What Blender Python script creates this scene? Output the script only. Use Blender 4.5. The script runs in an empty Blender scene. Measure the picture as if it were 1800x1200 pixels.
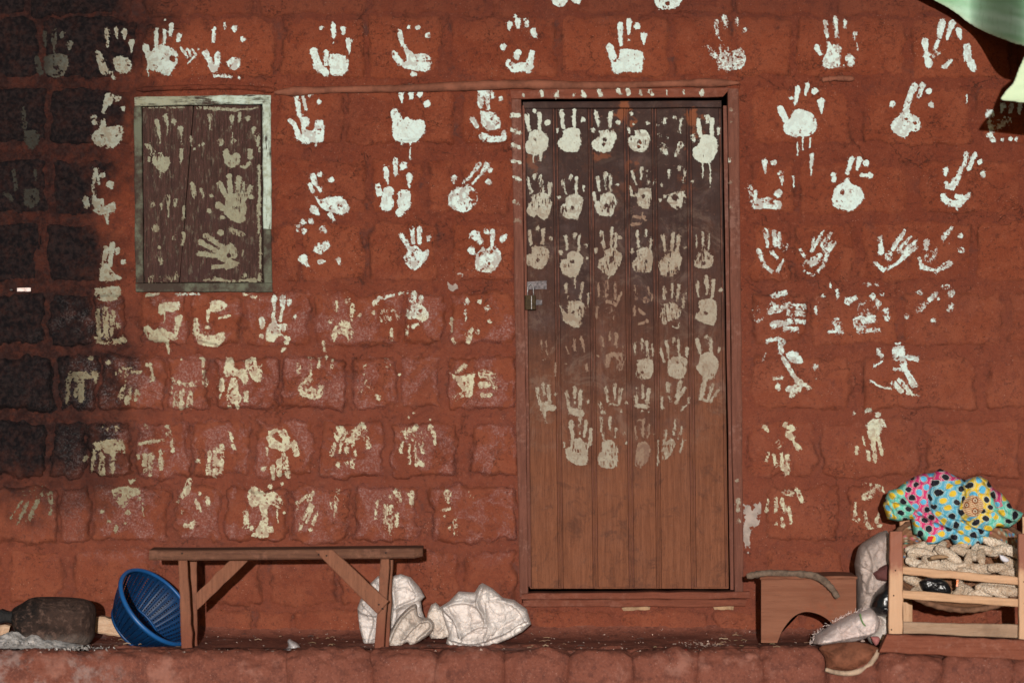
import bpy, bmesh, math, random
import numpy as np
from mathutils import Vector, Matrix

# ------------------------------------------------------------------ camera, light, exposure
scene = bpy.context.scene
D = 16.0            # camera distance from the wall plane (y = 0)
F = 7520.0          # focal length in pixels of the 1800 px photograph
ZC = 1.1            # camera height above the veranda floor
cam_d = bpy.data.cameras.new("camera")
cam = bpy.data.objects.new("camera", cam_d)
scene.collection.objects.link(cam)
cam.location = (0, -D, ZC)
cam.rotation_euler = (math.radians(90), 0, 0)
cam_d.sensor_width = 36.0
cam_d.lens = 36.0 * F / 1800.0
cam_d.clip_end = 500
cam_d.dof.use_dof = True
cam_d.dof.focus_distance = D - 0.15
cam_d.dof.aperture_fstop = 150.4 / 115.0
scene.camera = cam

SUN_EL, SUN_AZ = math.radians(5.0), math.radians(0.6)   # low sun straight behind the camera, a touch left
world = bpy.data.worlds.new("World")
scene.world = world
world.use_nodes = True
wn = world.node_tree.nodes
bg = wn["Background"]
sky = wn.new("ShaderNodeTexSky")
sky.sky_type = 'NISHITA'
sky.sun_disc = False
sky.sun_elevation = SUN_EL
sky.sun_rotation = math.radians(180) + SUN_AZ
world.node_tree.links.new(sky.outputs[0], bg.inputs[0])
bg.inputs[1].default_value = 0.085
sun_d = bpy.data.lights.new("sun", 'SUN')
sun_d.energy = 4.0
sun_d.angle = math.radians(0.6)
sun_d.color = (1.0, 0.97, 0.93)
sun = bpy.data.objects.new("sun", sun_d)
scene.collection.objects.link(sun)
ldir = Vector((math.sin(SUN_AZ) * math.cos(SUN_EL), math.cos(SUN_AZ) * math.cos(SUN_EL), -math.sin(SUN_EL)))
sun.rotation_euler = ldir.to_track_quat('-Z', 'Y').to_euler()
sun.location = (-0.8, -12, 3)
scene.view_settings.view_transform = 'Standard'
scene.view_settings.look = 'None'
scene.view_settings.exposure = 0.0
scene.view_settings.gamma = 1.0
scene.view_settings.use_curve_mapping = False

C = scene.collection
rnd = random.Random(7)

# ------------------------------------------------------------------ helpers: coordinates, noise
def floor_z(d):      # the veranda floor falls gently towards its front edge
    return -0.0412 * d

def P(px, py, d=0.0):
    s = (D - d) / F
    return ((px - 900.0) * s, -d, ZC - (py - 600.0) * s)

def _hash(ix, iy, seed):
    h = (ix.astype(np.int64) * 374761393 + iy.astype(np.int64) * 668265263 + seed * 974634777) & 0x7fffffff
    h = ((h ^ (h >> 13)) * 1274126177) & 0x7fffffff
    h = h ^ (h >> 16)
    return (h & 0xffff) / 65535.0

def vnoise(x, y, seed=0):
    x = np.asarray(x, float); y = np.asarray(y, float)
    ix = np.floor(x); iy = np.floor(y)
    fx = x - ix; fy = y - iy
    fx = fx * fx * (3 - 2 * fx); fy = fy * fy * (3 - 2 * fy)
    a = _hash(ix, iy, seed); b = _hash(ix + 1, iy, seed)
    c = _hash(ix, iy + 1, seed); d = _hash(ix + 1, iy + 1, seed)
    return (a * (1 - fx) + b * fx) * (1 - fy) + (c * (1 - fx) + d * fx) * fy

def fbm(x, y, seed=0, oct=4, gain=0.5):
    s = 0; a = 1.0; t = 0
    for o in range(oct):
        s = s + a * vnoise(x * 2 ** o + 17.3 * o, y * 2 ** o + 5.1 * o, seed + o * 31)
        t += a; a *= gain
    return s / t

def sstep(e0, e1, v):
    t = np.clip((v - e0) / (e1 - e0), 0, 1)
    return t * t * (3 - 2 * t)

# ------------------------------------------------------------------ helpers: objects
def link(o):
    C.objects.link(o); return o

def mesh_obj(name, verts, faces, mat=None, parent=None, smooth=True, attrs=None, colors=None):
    me = bpy.data.meshes.new(name)
    me.from_pydata([tuple(v) for v in verts], [], [tuple(f) for f in faces])
    if attrs:
        for k, a in attrs.items():
            at = me.attributes.new(k, 'FLOAT', 'POINT')
            at.data.foreach_set('value', np.asarray(a, np.float32))
    if colors is not None:
        at = me.color_attributes.new('Col', 'FLOAT_COLOR', 'POINT')
        c = np.ones((len(verts), 4), np.float32); c[:, :3] = colors
        at.data.foreach_set('color', c.ravel())
    if smooth:
        me.polygons.foreach_set('use_smooth', np.ones(len(me.polygons), bool))
    me.update()
    if mat: me.materials.append(mat)
    o = bpy.data.objects.new(name, me)
    link(o)
    if parent is not None: o.parent = parent
    return o

def bm_obj(name, bm, mat=None, parent=None, smooth=False):
    me = bpy.data.meshes.new(name)
    bm.normal_update()
    bm.to_mesh(me); bm.free()
    if smooth:
        me.polygons.foreach_set('use_smooth', np.ones(len(me.polygons), bool))
    if mat: me.materials.append(mat)
    o = link(bpy.data.objects.new(name, me))
    if parent is not None: o.parent = parent
    return o

def thing(name, label, cat, group=None):
    o = link(bpy.data.objects.new(name, None))
    o.empty_display_size = 0.1
    return tag(o, label, cat, group)

def tag(o, label, cat, group=None):
    o['label'] = label; o['category'] = cat
    if group: o['group'] = group
    return o

def settle(root, loc):
    """put an Empty at the thing's base without moving its parts"""
    root.location = loc
    inv = Matrix.Translation(-Vector(loc))
    for ch in root.children:
        ch.matrix_parent_inverse = inv

def copy_tree(o, parent=None):
    c = link(o.copy())
    if parent is not None: c.parent = parent
    for ch in o.children:
        copy_tree(ch, c)
    return c

def grid_faces(nu, nv, keep=None):
    i = np.arange(nu - 1)[:, None] * nv + np.arange(nv - 1)[None, :]
    f = np.stack([i, i + nv, i + nv + 1, i + 1], -1)
    if keep is not None: f = f[keep]
    return f.reshape(-1, 4)

def compact(verts, faces, *attrs):
    used = np.unique(faces)
    mp = np.full(len(verts), -1); mp[used] = np.arange(len(used))
    return (verts[used], mp[faces]) + tuple(a[used] for a in attrs)

def board(name, quad, d0, d1, mat, parent, n=10, wob=0.0012, bev=0.003, seed=0):
    """a wooden piece: quad of four pixels (seen from the front: a b c d round), from depth d0 (front) back to d1,
    subdivided along its length with slightly wandering edges and a chamfer"""
    a, b, c, dd = [np.array(q, float) for q in quad]
    if np.linalg.norm(b - a) < np.linalg.norm(dd - a):     # make a->b the long side
        a, b, c, dd = b, c, dd, a
    r = np.random.RandomState(seed + 11)
    ts = np.linspace(0, 1, n + 1)
    bm = bmesh.new(); rings = []
    for t in ts:
        p0 = a + (b - a) * t; p1 = dd + (c - dd) * t
        w = r.normal(0, 1, 6) * wob
        A = np.array(P(p0[0], p0[1], d0)); B = np.array(P(p1[0], p1[1], d0))
        across = (B - A) / max(1e-9, np.linalg.norm(B - A))
        A2 = np.array([A[0], -d1, A[2]]); B2 = np.array([B[0], -d1, B[2]])
        A += across * w[0]; B += across * w[1]; A2 += across * w[0]; B2 += across * w[1]
        A[1] += w[2]; B[1] += w[3]
        dy = np.array([0, 1, 0])
        ring = [A + across * bev, B - across * bev, B + dy * bev, B2 - dy * bev, B2 - across * bev, A2 + across * bev, A2 - dy * bev, A + dy * bev]
        rings.append([bm.verts.new(tuple(q)) for q in ring])
    for k in range(n):
        for j in range(8):
            bm.faces.new((rings[k][j], rings[k][(j + 1) % 8], rings[k + 1][(j + 1) % 8], rings[k + 1][j]))
    bm.faces.new(rings[0][::-1]); bm.faces.new(rings[-1])
    bmesh.ops.recalc_face_normals(bm, faces=bm.faces)
    return bm_obj(name, bm, mat, parent)

def tube(name, pts, radii, mat, parent=None, seg=10, rough=0.0, seed=0, smooth=True):
    pts = [Vector(p) for p in pts]
    r = np.random.RandomState(seed)
    vs = []; n = len(pts)
    up = Vector((0.13, 0.31, 0.94))
    for i, p in enumerate(pts):
        t = (pts[min(i + 1, n - 1)] - pts[max(i - 1, 0)]).normalized()
        s = t.cross(up)
        if s.length < 1e-3: s = t.cross(Vector((1, 0, 0)))
        s.normalize(); u = s.cross(t)
        for k in range(seg):
            a = 2 * math.pi * k / seg
            rr = radii[i] * (1 + rough * r.normal())
            vs.append(p + s * math.cos(a) * rr + u * math.sin(a) * rr)
    fs = [(i * seg + k, i * seg + (k + 1) % seg, (i + 1) * seg + (k + 1) % seg, (i + 1) * seg + k) for i in range(n - 1) for k in range(seg)]
    fs.append(tuple(range(seg))[::-1]); fs.append(tuple((n - 1) * seg + k for k in range(seg)))
    return mesh_obj(name, vs, fs, mat, parent, smooth)

def smooth_path(pts, n):
    """Catmull-Rom through the points"""
    pts = [np.array(p, float) for p in pts]
    q = [2 * pts[0] - pts[1]] + pts + [2 * pts[-1] - pts[-2]]
    out = []
    for t in np.linspace(0, len(pts) - 1 - 1e-6, n):
        i = int(t); f = t - i
        p0, p1, p2, p3 = q[i:i + 4]
        out.append(0.5 * ((2 * p1) + (-p0 + p2) * f + (2 * p0 - 5 * p1 + 4 * p2 - p3) * f * f + (-p0 + 3 * p1 - 3 * p2 + p3) * f ** 3))
    return np.array(out)

def poly_sd(X, Y, poly):
    """signed distance (positive inside) and nearest boundary point"""
    poly = np.array(poly, float); n = len(poly)
    best = np.full(X.shape, 1e9); bx = np.zeros_like(X); by = np.zeros_like(X)
    inside = np.zeros(X.shape, bool)
    for i in range(n):
        x0, y0 = poly[i]; x1, y1 = poly[(i + 1) % n]
        dx, dy = x1 - x0, y1 - y0
        t = np.clip(((X - x0) * dx + (Y - y0) * dy) / (dx * dx + dy * dy + 1e-12), 0, 1)
        qx = x0 + t * dx; qy = y0 + t * dy
        dd = np.hypot(X - qx, Y - qy)
        m = dd < best
        best = np.where(m, dd, best); bx = np.where(m, qx, bx); by = np.where(m, qy, by)
        cond = ((y0 > Y) != (y1 > Y)) & (X < (x1 - x0) * (Y - y0) / (y1 - y0 + 1e-12) + x0)
        inside ^= cond
    return np.where(inside, best, -best), bx, by

def inflate(name, poly, d, depth, back, mat, parent=None, step=2.5, R=None, relief=None, color=None, rounded=True, lean=0.0, bend=None, flat=False):
    """a solid with the given outline at distance d from the wall, swelling `depth` towards the viewer and `back` away;
    relief(px,py) adds folds in metres, color(px,py,h) gives vertex colours"""
    pl = smooth_path(list(poly) + [poly[0]], len(poly) * 5)[:-1] if rounded else np.array(poly, float)
    x0, y0 = pl.min(0) - step * 1.5; x1, y1 = pl.max(0) + step * 1.5
    xs = np.arange(x0, x1, step); ys = np.arange(y0, y1, step)
    X, Y = np.meshgrid(xs, ys, indexing='ij')
    sd, bx, by = poly_sd(X, Y, pl)
    R = R or sd.max()
    ins = sd > 0
    keep = ins[:-1, :-1] | ins[1:, :-1] | ins[:-1, 1:] | ins[1:, 1:]
    X2 = np.where(ins, X, bx); Y2 = np.where(ins, Y, by)
    t = np.clip(sd / R, 0, 1)
    prof = np.sqrt(np.clip(1 - (1 - t) ** 2, 0, 1))
    if flat: prof = 0.12 * prof + 0.88 * (1 - (1 - t) ** 2)
    h = prof * depth
    rel = relief(X2, Y2) if relief else np.zeros_like(X2)
    h = h + rel * sstep(0.0, 0.35, t)
    py_mid = pl[:, 1].max()
    off = lean * (py_mid - Y2) + (bend(X2, Y2) if bend else 0.0)
    dd = d + h + off
    db = d - prof * back + off
    s = (D - d - (off if bend else 0.0)) / F
    vx = (X2 - 900) * s; vz = ZC - (Y2 - 600) * s
    vf = np.stack([vx, -dd, vz], -1).reshape(-1, 3)
    vb = np.stack([vx, -db, vz], -1).reshape(-1, 3)
    nu, nv = X.shape
    ff = grid_faces(nu, nv, keep)
    N = nu * nv
    insf = ins.ravel()
    mp = np.where(insf, np.arange(N) + N, np.arange(N))
    fb = mp[ff][:, ::-1]
    verts = np.concatenate([vf, vb]); faces = np.concatenate([ff, fb])
    cols = None
    if color is not None:
        c = color(X2, Y2, rel).reshape(-1, 3); cols = np.concatenate([c, c])
        verts, faces, cols = compact(verts, faces, cols)
    else:
        verts, faces = compact(verts, faces)
    return mesh_obj(name, verts, faces[:, ::-1] if False else faces, mat, parent, True, None, cols)

# ------------------------------------------------------------------ helpers: materials
class NT:
    def __init__(s, name):
        s.m = bpy.data.materials.new(name); s.m.use_nodes = True
        s.t = s.m.node_tree; s.b = s.t.nodes["Principled BSDF"]
    def n(s, typ, **kw):
        nd = s.t.nodes.new(typ)
        for k, v in kw.items():
            if k.startswith('_'): setattr(nd, k[1:], v)
            else: s.put(nd.inputs[k if not k.startswith('i') or not k[1:].isdigit() else int(k[1:])], v)
        return nd
    def put(s, sock, v):
        if isinstance(v, bpy.types.NodeSocket): s.t.links.new(v, sock)
        elif isinstance(v, (tuple, list)) and len(v) == 3 and sock.type == 'RGBA': sock.default_value = (*v, 1)
        else: sock.default_value = v
    def math(s, op, a, b=0.0, c=None, clamp=False):
        nd = s.t.nodes.new("ShaderNodeMath"); nd.operation = op; nd.use_clamp = clamp
        s.put(nd.inputs[0], a); s.put(nd.inputs[1], b)
        if c is not None: s.put(nd.inputs[2], c)
        return nd.outputs[0]
    def mix(s, f, a, b, mode='MIX'):
        nd = s.t.nodes.new("ShaderNodeMix"); nd.data_type = 'RGBA'; nd.blend_type = mode
        s.put(nd.inputs[0], f); s.put(nd.inputs[6], a); s.put(nd.inputs[7], b)
        return nd.outputs[2]
    def ramp(s, v, lo, hi, a=0.0, b=1.0):
        nd = s.t.nodes.new("ShaderNodeMapRange"); nd.interpolation_type = 'SMOOTHSTEP'
        s.put(nd.inputs[0], v); s.put(nd.inputs[1], lo); s.put(nd.inputs[2], hi); s.put(nd.inputs[3], a); s.put(nd.inputs[4], b)
        return nd.outputs[0]
    def pos(s):
        if not hasattr(s, '_p'): s._p = s.t.nodes.new("ShaderNodeNewGeometry").outputs['Position']
        return s._p
    def xyz(s):
        if not hasattr(s, '_x'):
            nd = s.t.nodes.new("ShaderNodeSeparateXYZ"); s.put(nd.inputs[0], s.pos()); s._x = nd.outputs
        return s._x
    def noise(s, scale, detail=4, rough=0.55, vec=None, stretch=None, dist=0.0, off=0.0):
        v = vec if vec is not None else s.pos()
        if stretch or off:
            mp = s.t.nodes.new("ShaderNodeMapping"); s.put(mp.inputs[0], v)
            if stretch: mp.inputs['Scale'].default_value = stretch
            mp.inputs['Location'].default_value = (off, off * 0.7, off * 1.3)
            v = mp.outputs[0]
        nd = s.t.nodes.new("ShaderNodeTexNoise")
        s.put(nd.inputs['Vector'], v); nd.inputs['Scale'].default_value = scale
        nd.inputs['Detail'].default_value = detail; nd.inputs['Roughness'].default_value = rough
        nd.inputs['Distortion'].default_value = dist
        return nd.outputs[0]
    def voro(s, scale, feature='F1', vec=None, stretch=None):
        v = vec if vec is not None else s.pos()
        if stretch:
            mp = s.t.nodes.new("ShaderNodeMapping"); s.put(mp.inputs[0], v); mp.inputs['Scale'].default_value = stretch; v = mp.outputs[0]
        nd = s.t.nodes.new("ShaderNodeTexVoronoi"); nd.feature = feature
        s.put(nd.inputs['Vector'], v); nd.inputs['Scale'].default_value = scale
        return nd.outputs['Distance']
    def attr(s, name):
        nd = s.t.nodes.new("ShaderNodeAttribute"); nd.attribute_name = name
        return nd.outputs['Fac'], nd.outputs['Color']
    def rand(s):
        return s.t.nodes.new("ShaderNodeObjectInfo").outputs['Random']
    def bump(s, h, strength=0.5, dist=0.01, prev=None):
        nd = s.t.nodes.new("ShaderNodeBump"); s.put(nd.inputs['Height'], h)
        nd.inputs['Strength'].default_value = strength; nd.inputs['Distance'].default_value = dist
        if prev is not None: s.put(nd.inputs['Normal'], prev)
        return nd.outputs[0]
    def out(s, color=None, rough=None, normal=None, spec=None, **kw):
        if color is not None: s.put(s.b.inputs['Base Color'], color)
        if rough is not None: s.put(s.b.inputs['Roughness'], rough)
        if normal is not None: s.put(s.b.inputs['Normal'], normal)
        if spec is not None: s.put(s.b.inputs['Specular IOR Level'], spec)
        for k, v in kw.items(): s.put(s.b.inputs[k], v)
        return s.m

def soot_factor(k, scale=1.0):
    """stove smoke staining the left end of the wall: 0 clean .. 1 black"""
    x, y, z = k.xyz()
    n1 = k.noise(3.0, 4, 0.6); n2 = k.noise(14.0, 4, 0.65, off=3.0)
    v = k.math('ADD', x, k.math('MULTIPLY', k.math('SUBTRACT', n1, 0.5), 0.55))
    v = k.math('ADD', v, k.math('MULTIPLY', k.math('SUBTRACT', n2, 0.5), 0.45))
    # the stain widens upwards under the roof
    v = k.math('SUBTRACT', v, k.ramp(z, 1.75, 2.35, 0.0, 0.16))
    f = k.ramp(v, -1.25, -1.66)
    f = k.math('MULTIPLY', f, k.ramp(k.math('ADD', z, k.math('MULTIPLY', n2, 0.42)), 0.50, 0.92))
    return k.math('MULTIPLY', f, scale)
# ------------------------------------------------------------------ materials
def mud_material(name, brick):
    k = NT(name); x, y, z = k.xyz()
    n1 = k.noise(2.2, 5, 0.6); n2 = k.noise(11, 6, 0.65, off=1.0); n3 = k.noise(60, 5, 0.72, off=2.0); n4 = k.noise(210, 3, 0.75, off=5.0)
    n5 = k.noise(30, 6, 0.75, off=15.0, dist=0.6)
    if brick:
        base = k.mix(k.rand(), (0.138, 0.0335, 0.0165), (0.172, 0.0445, 0.021))
    else:
        base = k.mix(n1, (0.115, 0.029, 0.0165), (0.148, 0.037, 0.019))
    base = k.mix(k.ramp(n2, 0.38, 0.66, 0, 0.8), base, (0.195, 0.056, 0.028) if brick else (0.155, 0.042, 0.022))
    base = k.mix(k.ramp(n1, 0.52, 0.70, 0, 0.55), base, (0.108, 0.032, 0.021))
    base = k.mix(k.ramp(n5, 0.52, 0.66, 0, 0.6 if brick else 0.75), base, (0.082, 0.022, 0.0145))
    base = k.mix(k.ramp(n3, 0.55, 0.68, 0, 0.72), base, (0.064, 0.021, 0.014))
    base = k.mix(k.ramp(n3, 0.44, 0.28, 0, 0.50), base, (0.235, 0.088, 0.054))
    base = k.mix(k.ramp(n4, 0.55, 0.68, 0, 0.55), base, (0.066, 0.022, 0.015))
    base = k.mix(k.ramp(n4, 0.44, 0.30, 0, 0.40), base, (0.25, 0.10, 0.065))
    # darker bruises and stains
    br = k.math('MULTIPLY', k.ramp(k.noise(5.5, 5, 0.7, off=51.0, dist=0.8), 0.60, 0.72), 0.45)
    base = k.mix(br, base, (0.070, 0.026, 0.021))
    # grey clay smears and dark cracks in and beside the joints
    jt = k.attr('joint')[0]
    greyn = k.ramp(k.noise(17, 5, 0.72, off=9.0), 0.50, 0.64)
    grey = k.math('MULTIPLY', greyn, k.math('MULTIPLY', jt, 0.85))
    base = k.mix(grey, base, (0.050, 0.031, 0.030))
    base = k.mix(k.math('MULTIPLY', jt, 0.26), base, (0.060, 0.022, 0.016))  # dirt tone along all joints, doubling as painted occlusion shade
    crack = k.attr('crack')[0]
    base = k.mix(k.math('MULTIPLY', crack, 0.62), base, (0.026, 0.012, 0.009))
    # hairline drying cracks
    v1 = k.voro(10.0, 'DISTANCE_TO_EDGE', vec=k.mix(0.14, k.pos(), k.n("ShaderNodeTexNoise", Scale=7.0, Detail=4.0).outputs[1]))
    hair = k.math('MULTIPLY', k.ramp(v1, 0.014, 0.003), k.ramp(k.noise(4.5, 3, 0.6, off=12), 0.47, 0.62, 0, 0.8))
    base = k.mix(hair, base, (0.042, 0.02, 0.015))
    # low part of the wall: pinkish brown dust film, shinier paint remains
    low = k.ramp(z, 1.45, 0.75)
    base = k.mix(k.math('MULTIPLY', low, 0.22), base, (0.172, 0.052, 0.034))
    pn = k.noise(7.5, 6, 0.68, off=20.0, dist=0.5)
    gl = k.math('MULTIPLY', k.ramp(pn, 0.45, 0.54), k.ramp(z, 1.40, 1.18))
    gl = k.math('MULTIPLY', gl, k.ramp(z, 0.22, 0.36))
    gl = k.math('MULTIPLY', gl, k.ramp(k.math('ABSOLUTE', k.math('ADD', x, 0.60)), 1.30, 0.75, 0.12, 1.0))
    if not brick: gl = k.math('MULTIPLY', gl, 0.10)
    gl2 = k.math('MULTIPLY', gl, k.ramp(k.noise(95, 4, 0.8, off=28.0), 0.40, 0.62))
    base = k.mix(k.math('MULTIPLY', gl, 0.42), base, (0.165, 0.050, 0.038))
    base = k.mix(k.math('MULTIPLY', gl2, 0.16), base, (0.26, 0.115, 0.10))
    # pale flecks of dust and splashed paint, dark pits
    fl = k.math('MULTIPLY', k.ramp(k.voro(85), 0.15, 0.09), k.ramp(k.noise(9, 3, 0.6, off=33), 0.50, 0.66))
    base = k.mix(k.math('MULTIPLY', fl, 0.55), base, (0.42, 0.28, 0.22))
    pit = k.math('MULTIPLY', k.ramp(k.voro(48, stretch=(1.0, 1.0, 1.6)), 0.16, 0.09), k.ramp(k.noise(7, 3, 0.6, off=43), 0.50, 0.66))
    base = k.mix(k.math('MULTIPLY', pit, 0.65), base, (0.035, 0.017, 0.013))
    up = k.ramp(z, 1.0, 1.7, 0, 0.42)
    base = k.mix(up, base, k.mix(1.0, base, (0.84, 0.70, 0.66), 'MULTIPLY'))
    st = soot_factor(k, 1.0 if brick else 0.90)
    st = k.math('MULTIPLY', st, k.ramp(k.noise(24, 6, 0.78, off=4.0), 0.68 if brick else 0.62, 0.44, 0.92 if brick else 0.78, 1.0))
    # light falling off along the very top, painted in as a darker tone
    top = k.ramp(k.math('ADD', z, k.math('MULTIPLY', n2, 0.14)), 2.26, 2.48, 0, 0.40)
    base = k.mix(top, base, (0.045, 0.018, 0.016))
    col = k.mix(st, base, k.mix(k.ramp(n3, 0.4, 0.65), (0.0042, 0.0034, 0.0042), (0.016, 0.0105, 0.0105)))
    h = k.math('ADD', k.math('MULTIPLY', n2, 0.6), k.math('ADD', k.math('MULTIPLY', n3, 0.45), k.math('MULTIPLY', n4, 0.22)))
    h = k.math('ADD', h, k.math('MULTIPLY', k.math('MULTIPLY', gl, k.noise(85, 4, 0.75, off=8)), 0.55))
    h = k.math('SUBTRACT', h, k.math('MULTIPLY', k.math('ADD', hair, pit), 0.35))
    nb = k.bump(h, 0.8, 0.008)
    spk = k.math('MULTIPLY', gl, k.ramp(k.noise(150, 3, 0.75, off=71), 0.49, 0.58))
    rough = k.math('SUBTRACT', 0.92, k.math('MULTIPLY', spk, 0.64))
    spec = k.math('ADD', 0.10, k.math('MULTIPLY', spk, 0.55))
    return k.out(col, rough, nb, spec)

M = {}
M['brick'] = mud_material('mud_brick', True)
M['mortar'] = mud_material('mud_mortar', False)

def floor_material():
    k = NT('mud_floor'); x, y, z = k.xyz()
    n1 = k.noise(3.5, 5, 0.6); n2 = k.noise(24, 6, 0.7, off=2); n3 = k.noise(110, 4, 0.7, off=6)
    c = k.mix(n1, (0.125, 0.036, 0.022), (0.21, 0.068, 0.043))
    c = k.mix(k.ramp(n2, 0.45, 0.66, 0, 0.75), c, (0.085, 0.026, 0.018))
    c = k.mix(k.ramp(n3, 0.54, 0.68, 0, 0.6), c, (0.075, 0.024, 0.016))
    c = k.mix(k.ramp(n3, 0.45, 0.32, 0, 0.5), c, (0.29, 0.12, 0.085))
    c = k.mix(k.ramp(k.noise(7, 5, 0.65, off=14), 0.55, 0.7, 0, 0.55), c, (0.30, 0.135, 0.10))
    fl = k.math('MULTIPLY', k.ramp(k.voro(85), 0.14, 0.08), k.ramp(k.noise(8, 3, 0.6, off=33), 0.5, 0.66))
    c = k.mix(k.math('MULTIPLY', fl, 0.6), c, (0.45, 0.33, 0.27))
    # pale ash trodden into the floor at the left
    ash = k.math('MULTIPLY', k.ramp(x, -1.25, -1.6), k.ramp(k.noise(10, 5, 0.7, off=40), 0.48, 0.66, 0, 0.35))
    c = k.mix(ash, c, (0.36, 0.31, 0.29))
    h = k.math('ADD', n2, k.math('MULTIPLY', n3, 0.4))
    return k.out(c, 0.8, k.bump(h, 0.5, 0.01), 0.25)
M['floor'] = floor_material()

def ground_material():
    k = NT('bare_earth')
    n1 = k.noise(0.8, 6, 0.65); n2 = k.noise(9, 6, 0.7, off=3)
    c = k.mix(n1, (0.11, 0.036, 0.022), (0.19, 0.07, 0.042))
    c = k.mix(k.ramp(n2, 0.5, 0.7, 0, 0.5), c, (0.24, 0.12, 0.085))
    return k.out(c, 0.95, k.bump(n2, 0.6, 0.03), 0.2)
M['ground'] = ground_material()

def paint_material(name, white, cream, zlo, zhi, dirt, film=1.0, alpha_dirt=0.3):
    k = NT(name); x, y, z = k.xyz()
    n1 = k.noise(16, 5, 0.65); n2 = k.noise(120, 4, 0.7, off=3)
    zz = k.math('ADD', z, k.math('MULTIPLY', k.math('SUBTRACT', n1, 0.5), 0.5))
    zz = k.math('ADD', zz, k.math('MULTIPLY', k.math('SUBTRACT', k.rand(), 0.5), 0.18))
    if film: zz = k.math('ADD', zz, k.ramp(x, 0.7, 0.95, 0.0, 0.42))
    c = k.mix(k.ramp(zz, zlo, zhi), cream, white)
    c = k.mix(k.ramp(n2, 0.56, 0.74, 0, alpha_dirt), c, dirt)
    c = k.mix(k.ramp(n1, 0.56, 0.74, 0, alpha_dirt), c, tuple(0.55 * a + 0.45 * b for a, b in zip(dirt, cream)))
    th = k.attr('thin')[0]
    c = k.mix(k.math('MULTIPLY', th, 0.80), c, dirt)
    v = k.math('ADD', x, k.math('MULTIPLY', k.math('SUBTRACT', n1, 0.5), 0.2))
    f = k.math('MULTIPLY', k.ramp(v, -1.12, -1.5), film)
    c = k.mix(k.math('MULTIPLY', f, 0.72), c, (0.155, 0.13, 0.078))
    f2 = k.math('MULTIPLY', k.ramp(v, -1.48, -1.76), k.ramp(z, 0.45, 0.8, 0.4, 1.0))
    c = k.mix(k.math('MULTIPLY', f2, 0.93 * film), c, (0.012, 0.010, 0.0085))
    return k.out(c, 0.85, k.bump(k.math('ADD', n2, k.math('MULTIPLY', n1, 0.5)), 0.35, 0.005), 0.1)
M['paint'] = paint_material('print_paint', (0.48, 0.59, 0.56), (0.44, 0.425, 0.30), 1.12, 1.48, (0.20, 0.085, 0.062))
M['paint_door'] = paint_material('print_paint_on_door', (0.44, 0.485, 0.42), (0.28, 0.245, 0.19), 1.38, 1.92, (0.15, 0.085, 0.055), 0.0, 0.55)
M['paint_win'] = paint_material('print_paint_on_shutter', (0.235, 0.24, 0.175), (0.215, 0.205, 0.14), 1.4, 1.9, (0.12, 0.08, 0.055), 0.0, 0.5)
M['paint_faint'] = paint_material('faint_print_paint', (0.235, 0.175, 0.13), (0.205, 0.135, 0.095), 1.2, 1.9, (0.12, 0.06, 0.045), 0.0, 0.6)

def wood(name, a, b, dark, scale=1.0, horiz=False, rough=0.85, dust=None, spec=0.12, foot=False):
    k = NT(name); x, y, z = k.xyz()
    st = (1, 1, 14) if horiz else (14, 14, 1)
    if horiz: st = (1.2, 14, 14)
    else: st = (14, 14, 1.2)
    g = k.noise(6 * scale, 6, 0.65, stretch=st); g2 = k.noise(24 * scale, 4, 0.7, stretch=st, off=3)
    n = k.noise(5, 5, 0.65, off=7); n3 = k.noise(45, 4, 0.7, off=9)
    c = k.mix(k.ramp(g, 0.3, 0.7), a, b)
    c = k.mix(k.ramp(g2, 0.55, 0.72, 0, 0.6), c, dark)
    c = k.mix(k.ramp(n, 0.52, 0.72, 0, 0.5), c, dark)
    if dust: c = k.mix(k.ramp(k.math('ADD', k.math('MULTIPLY', n3, 0.5), k.math('MULTIPLY', n, 0.5)), 0.5, 0.64, 0, 0.6), c, dust)
    if foot: c = k.mix(k.ramp(k.math('ADD', z, k.math('MULTIPLY', n, 0.12)), 0.22, 0.06, 0, 0.75), c, (0.15, 0.046, 0.028))
    h = k.math('ADD', k.math('MULTIPLY', g2, 0.7), k.math('MULTIPLY', n3, 0.4))
    return k.out(c, rough, k.bump(h, 0.35, 0.004), spec)
M['bench'] = wood('weathered_bench_wood', (0.085, 0.037, 0.024), (0.135, 0.062, 0.038), (0.03, 0.016, 0.012), 1, True, 0.85, (0.21, 0.095, 0.062))
M['bench_leg'] = wood('dusty_leg_wood', (0.15, 0.062, 0.037), (0.21, 0.088, 0.052), (0.06, 0.028, 0.02), 1, False, 0.85, (0.22, 0.085, 0.05), foot=True)
M['red_wood'] = wood('red_earth_stained_wood', (0.15, 0.045, 0.026), (0.2, 0.066, 0.04), (0.085, 0.026, 0.018), 1, True, 0.85, (0.27, 0.12, 0.085))
M['frame'] = wood('red_brown_frame_wood', (0.10, 0.038, 0.026), (0.15, 0.058, 0.040), (0.05, 0.022, 0.018), 1, False, 0.85, (0.22, 0.11, 0.085))
M['frame_h'] = wood('red_brown_frame_wood_horizontal', (0.12, 0.036, 0.021), (0.16, 0.05, 0.03), (0.06, 0.02, 0.014), 1, True, 0.85, (0.2, 0.08, 0.055))
M['pale_wood'] = wood('pale_raw_wood', (0.40, 0.235, 0.135), (0.52, 0.32, 0.195), (0.25, 0.12, 0.065), 1, False, 0.85, (0.47, 0.27, 0.16))
M['pale_wood_h'] = wood('pale_raw_wood_horizontal', (0.40, 0.235, 0.135), (0.52, 0.32, 0.195), (0.25, 0.12, 0.065), 1, True, 0.85, (0.47, 0.27, 0.16))
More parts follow.
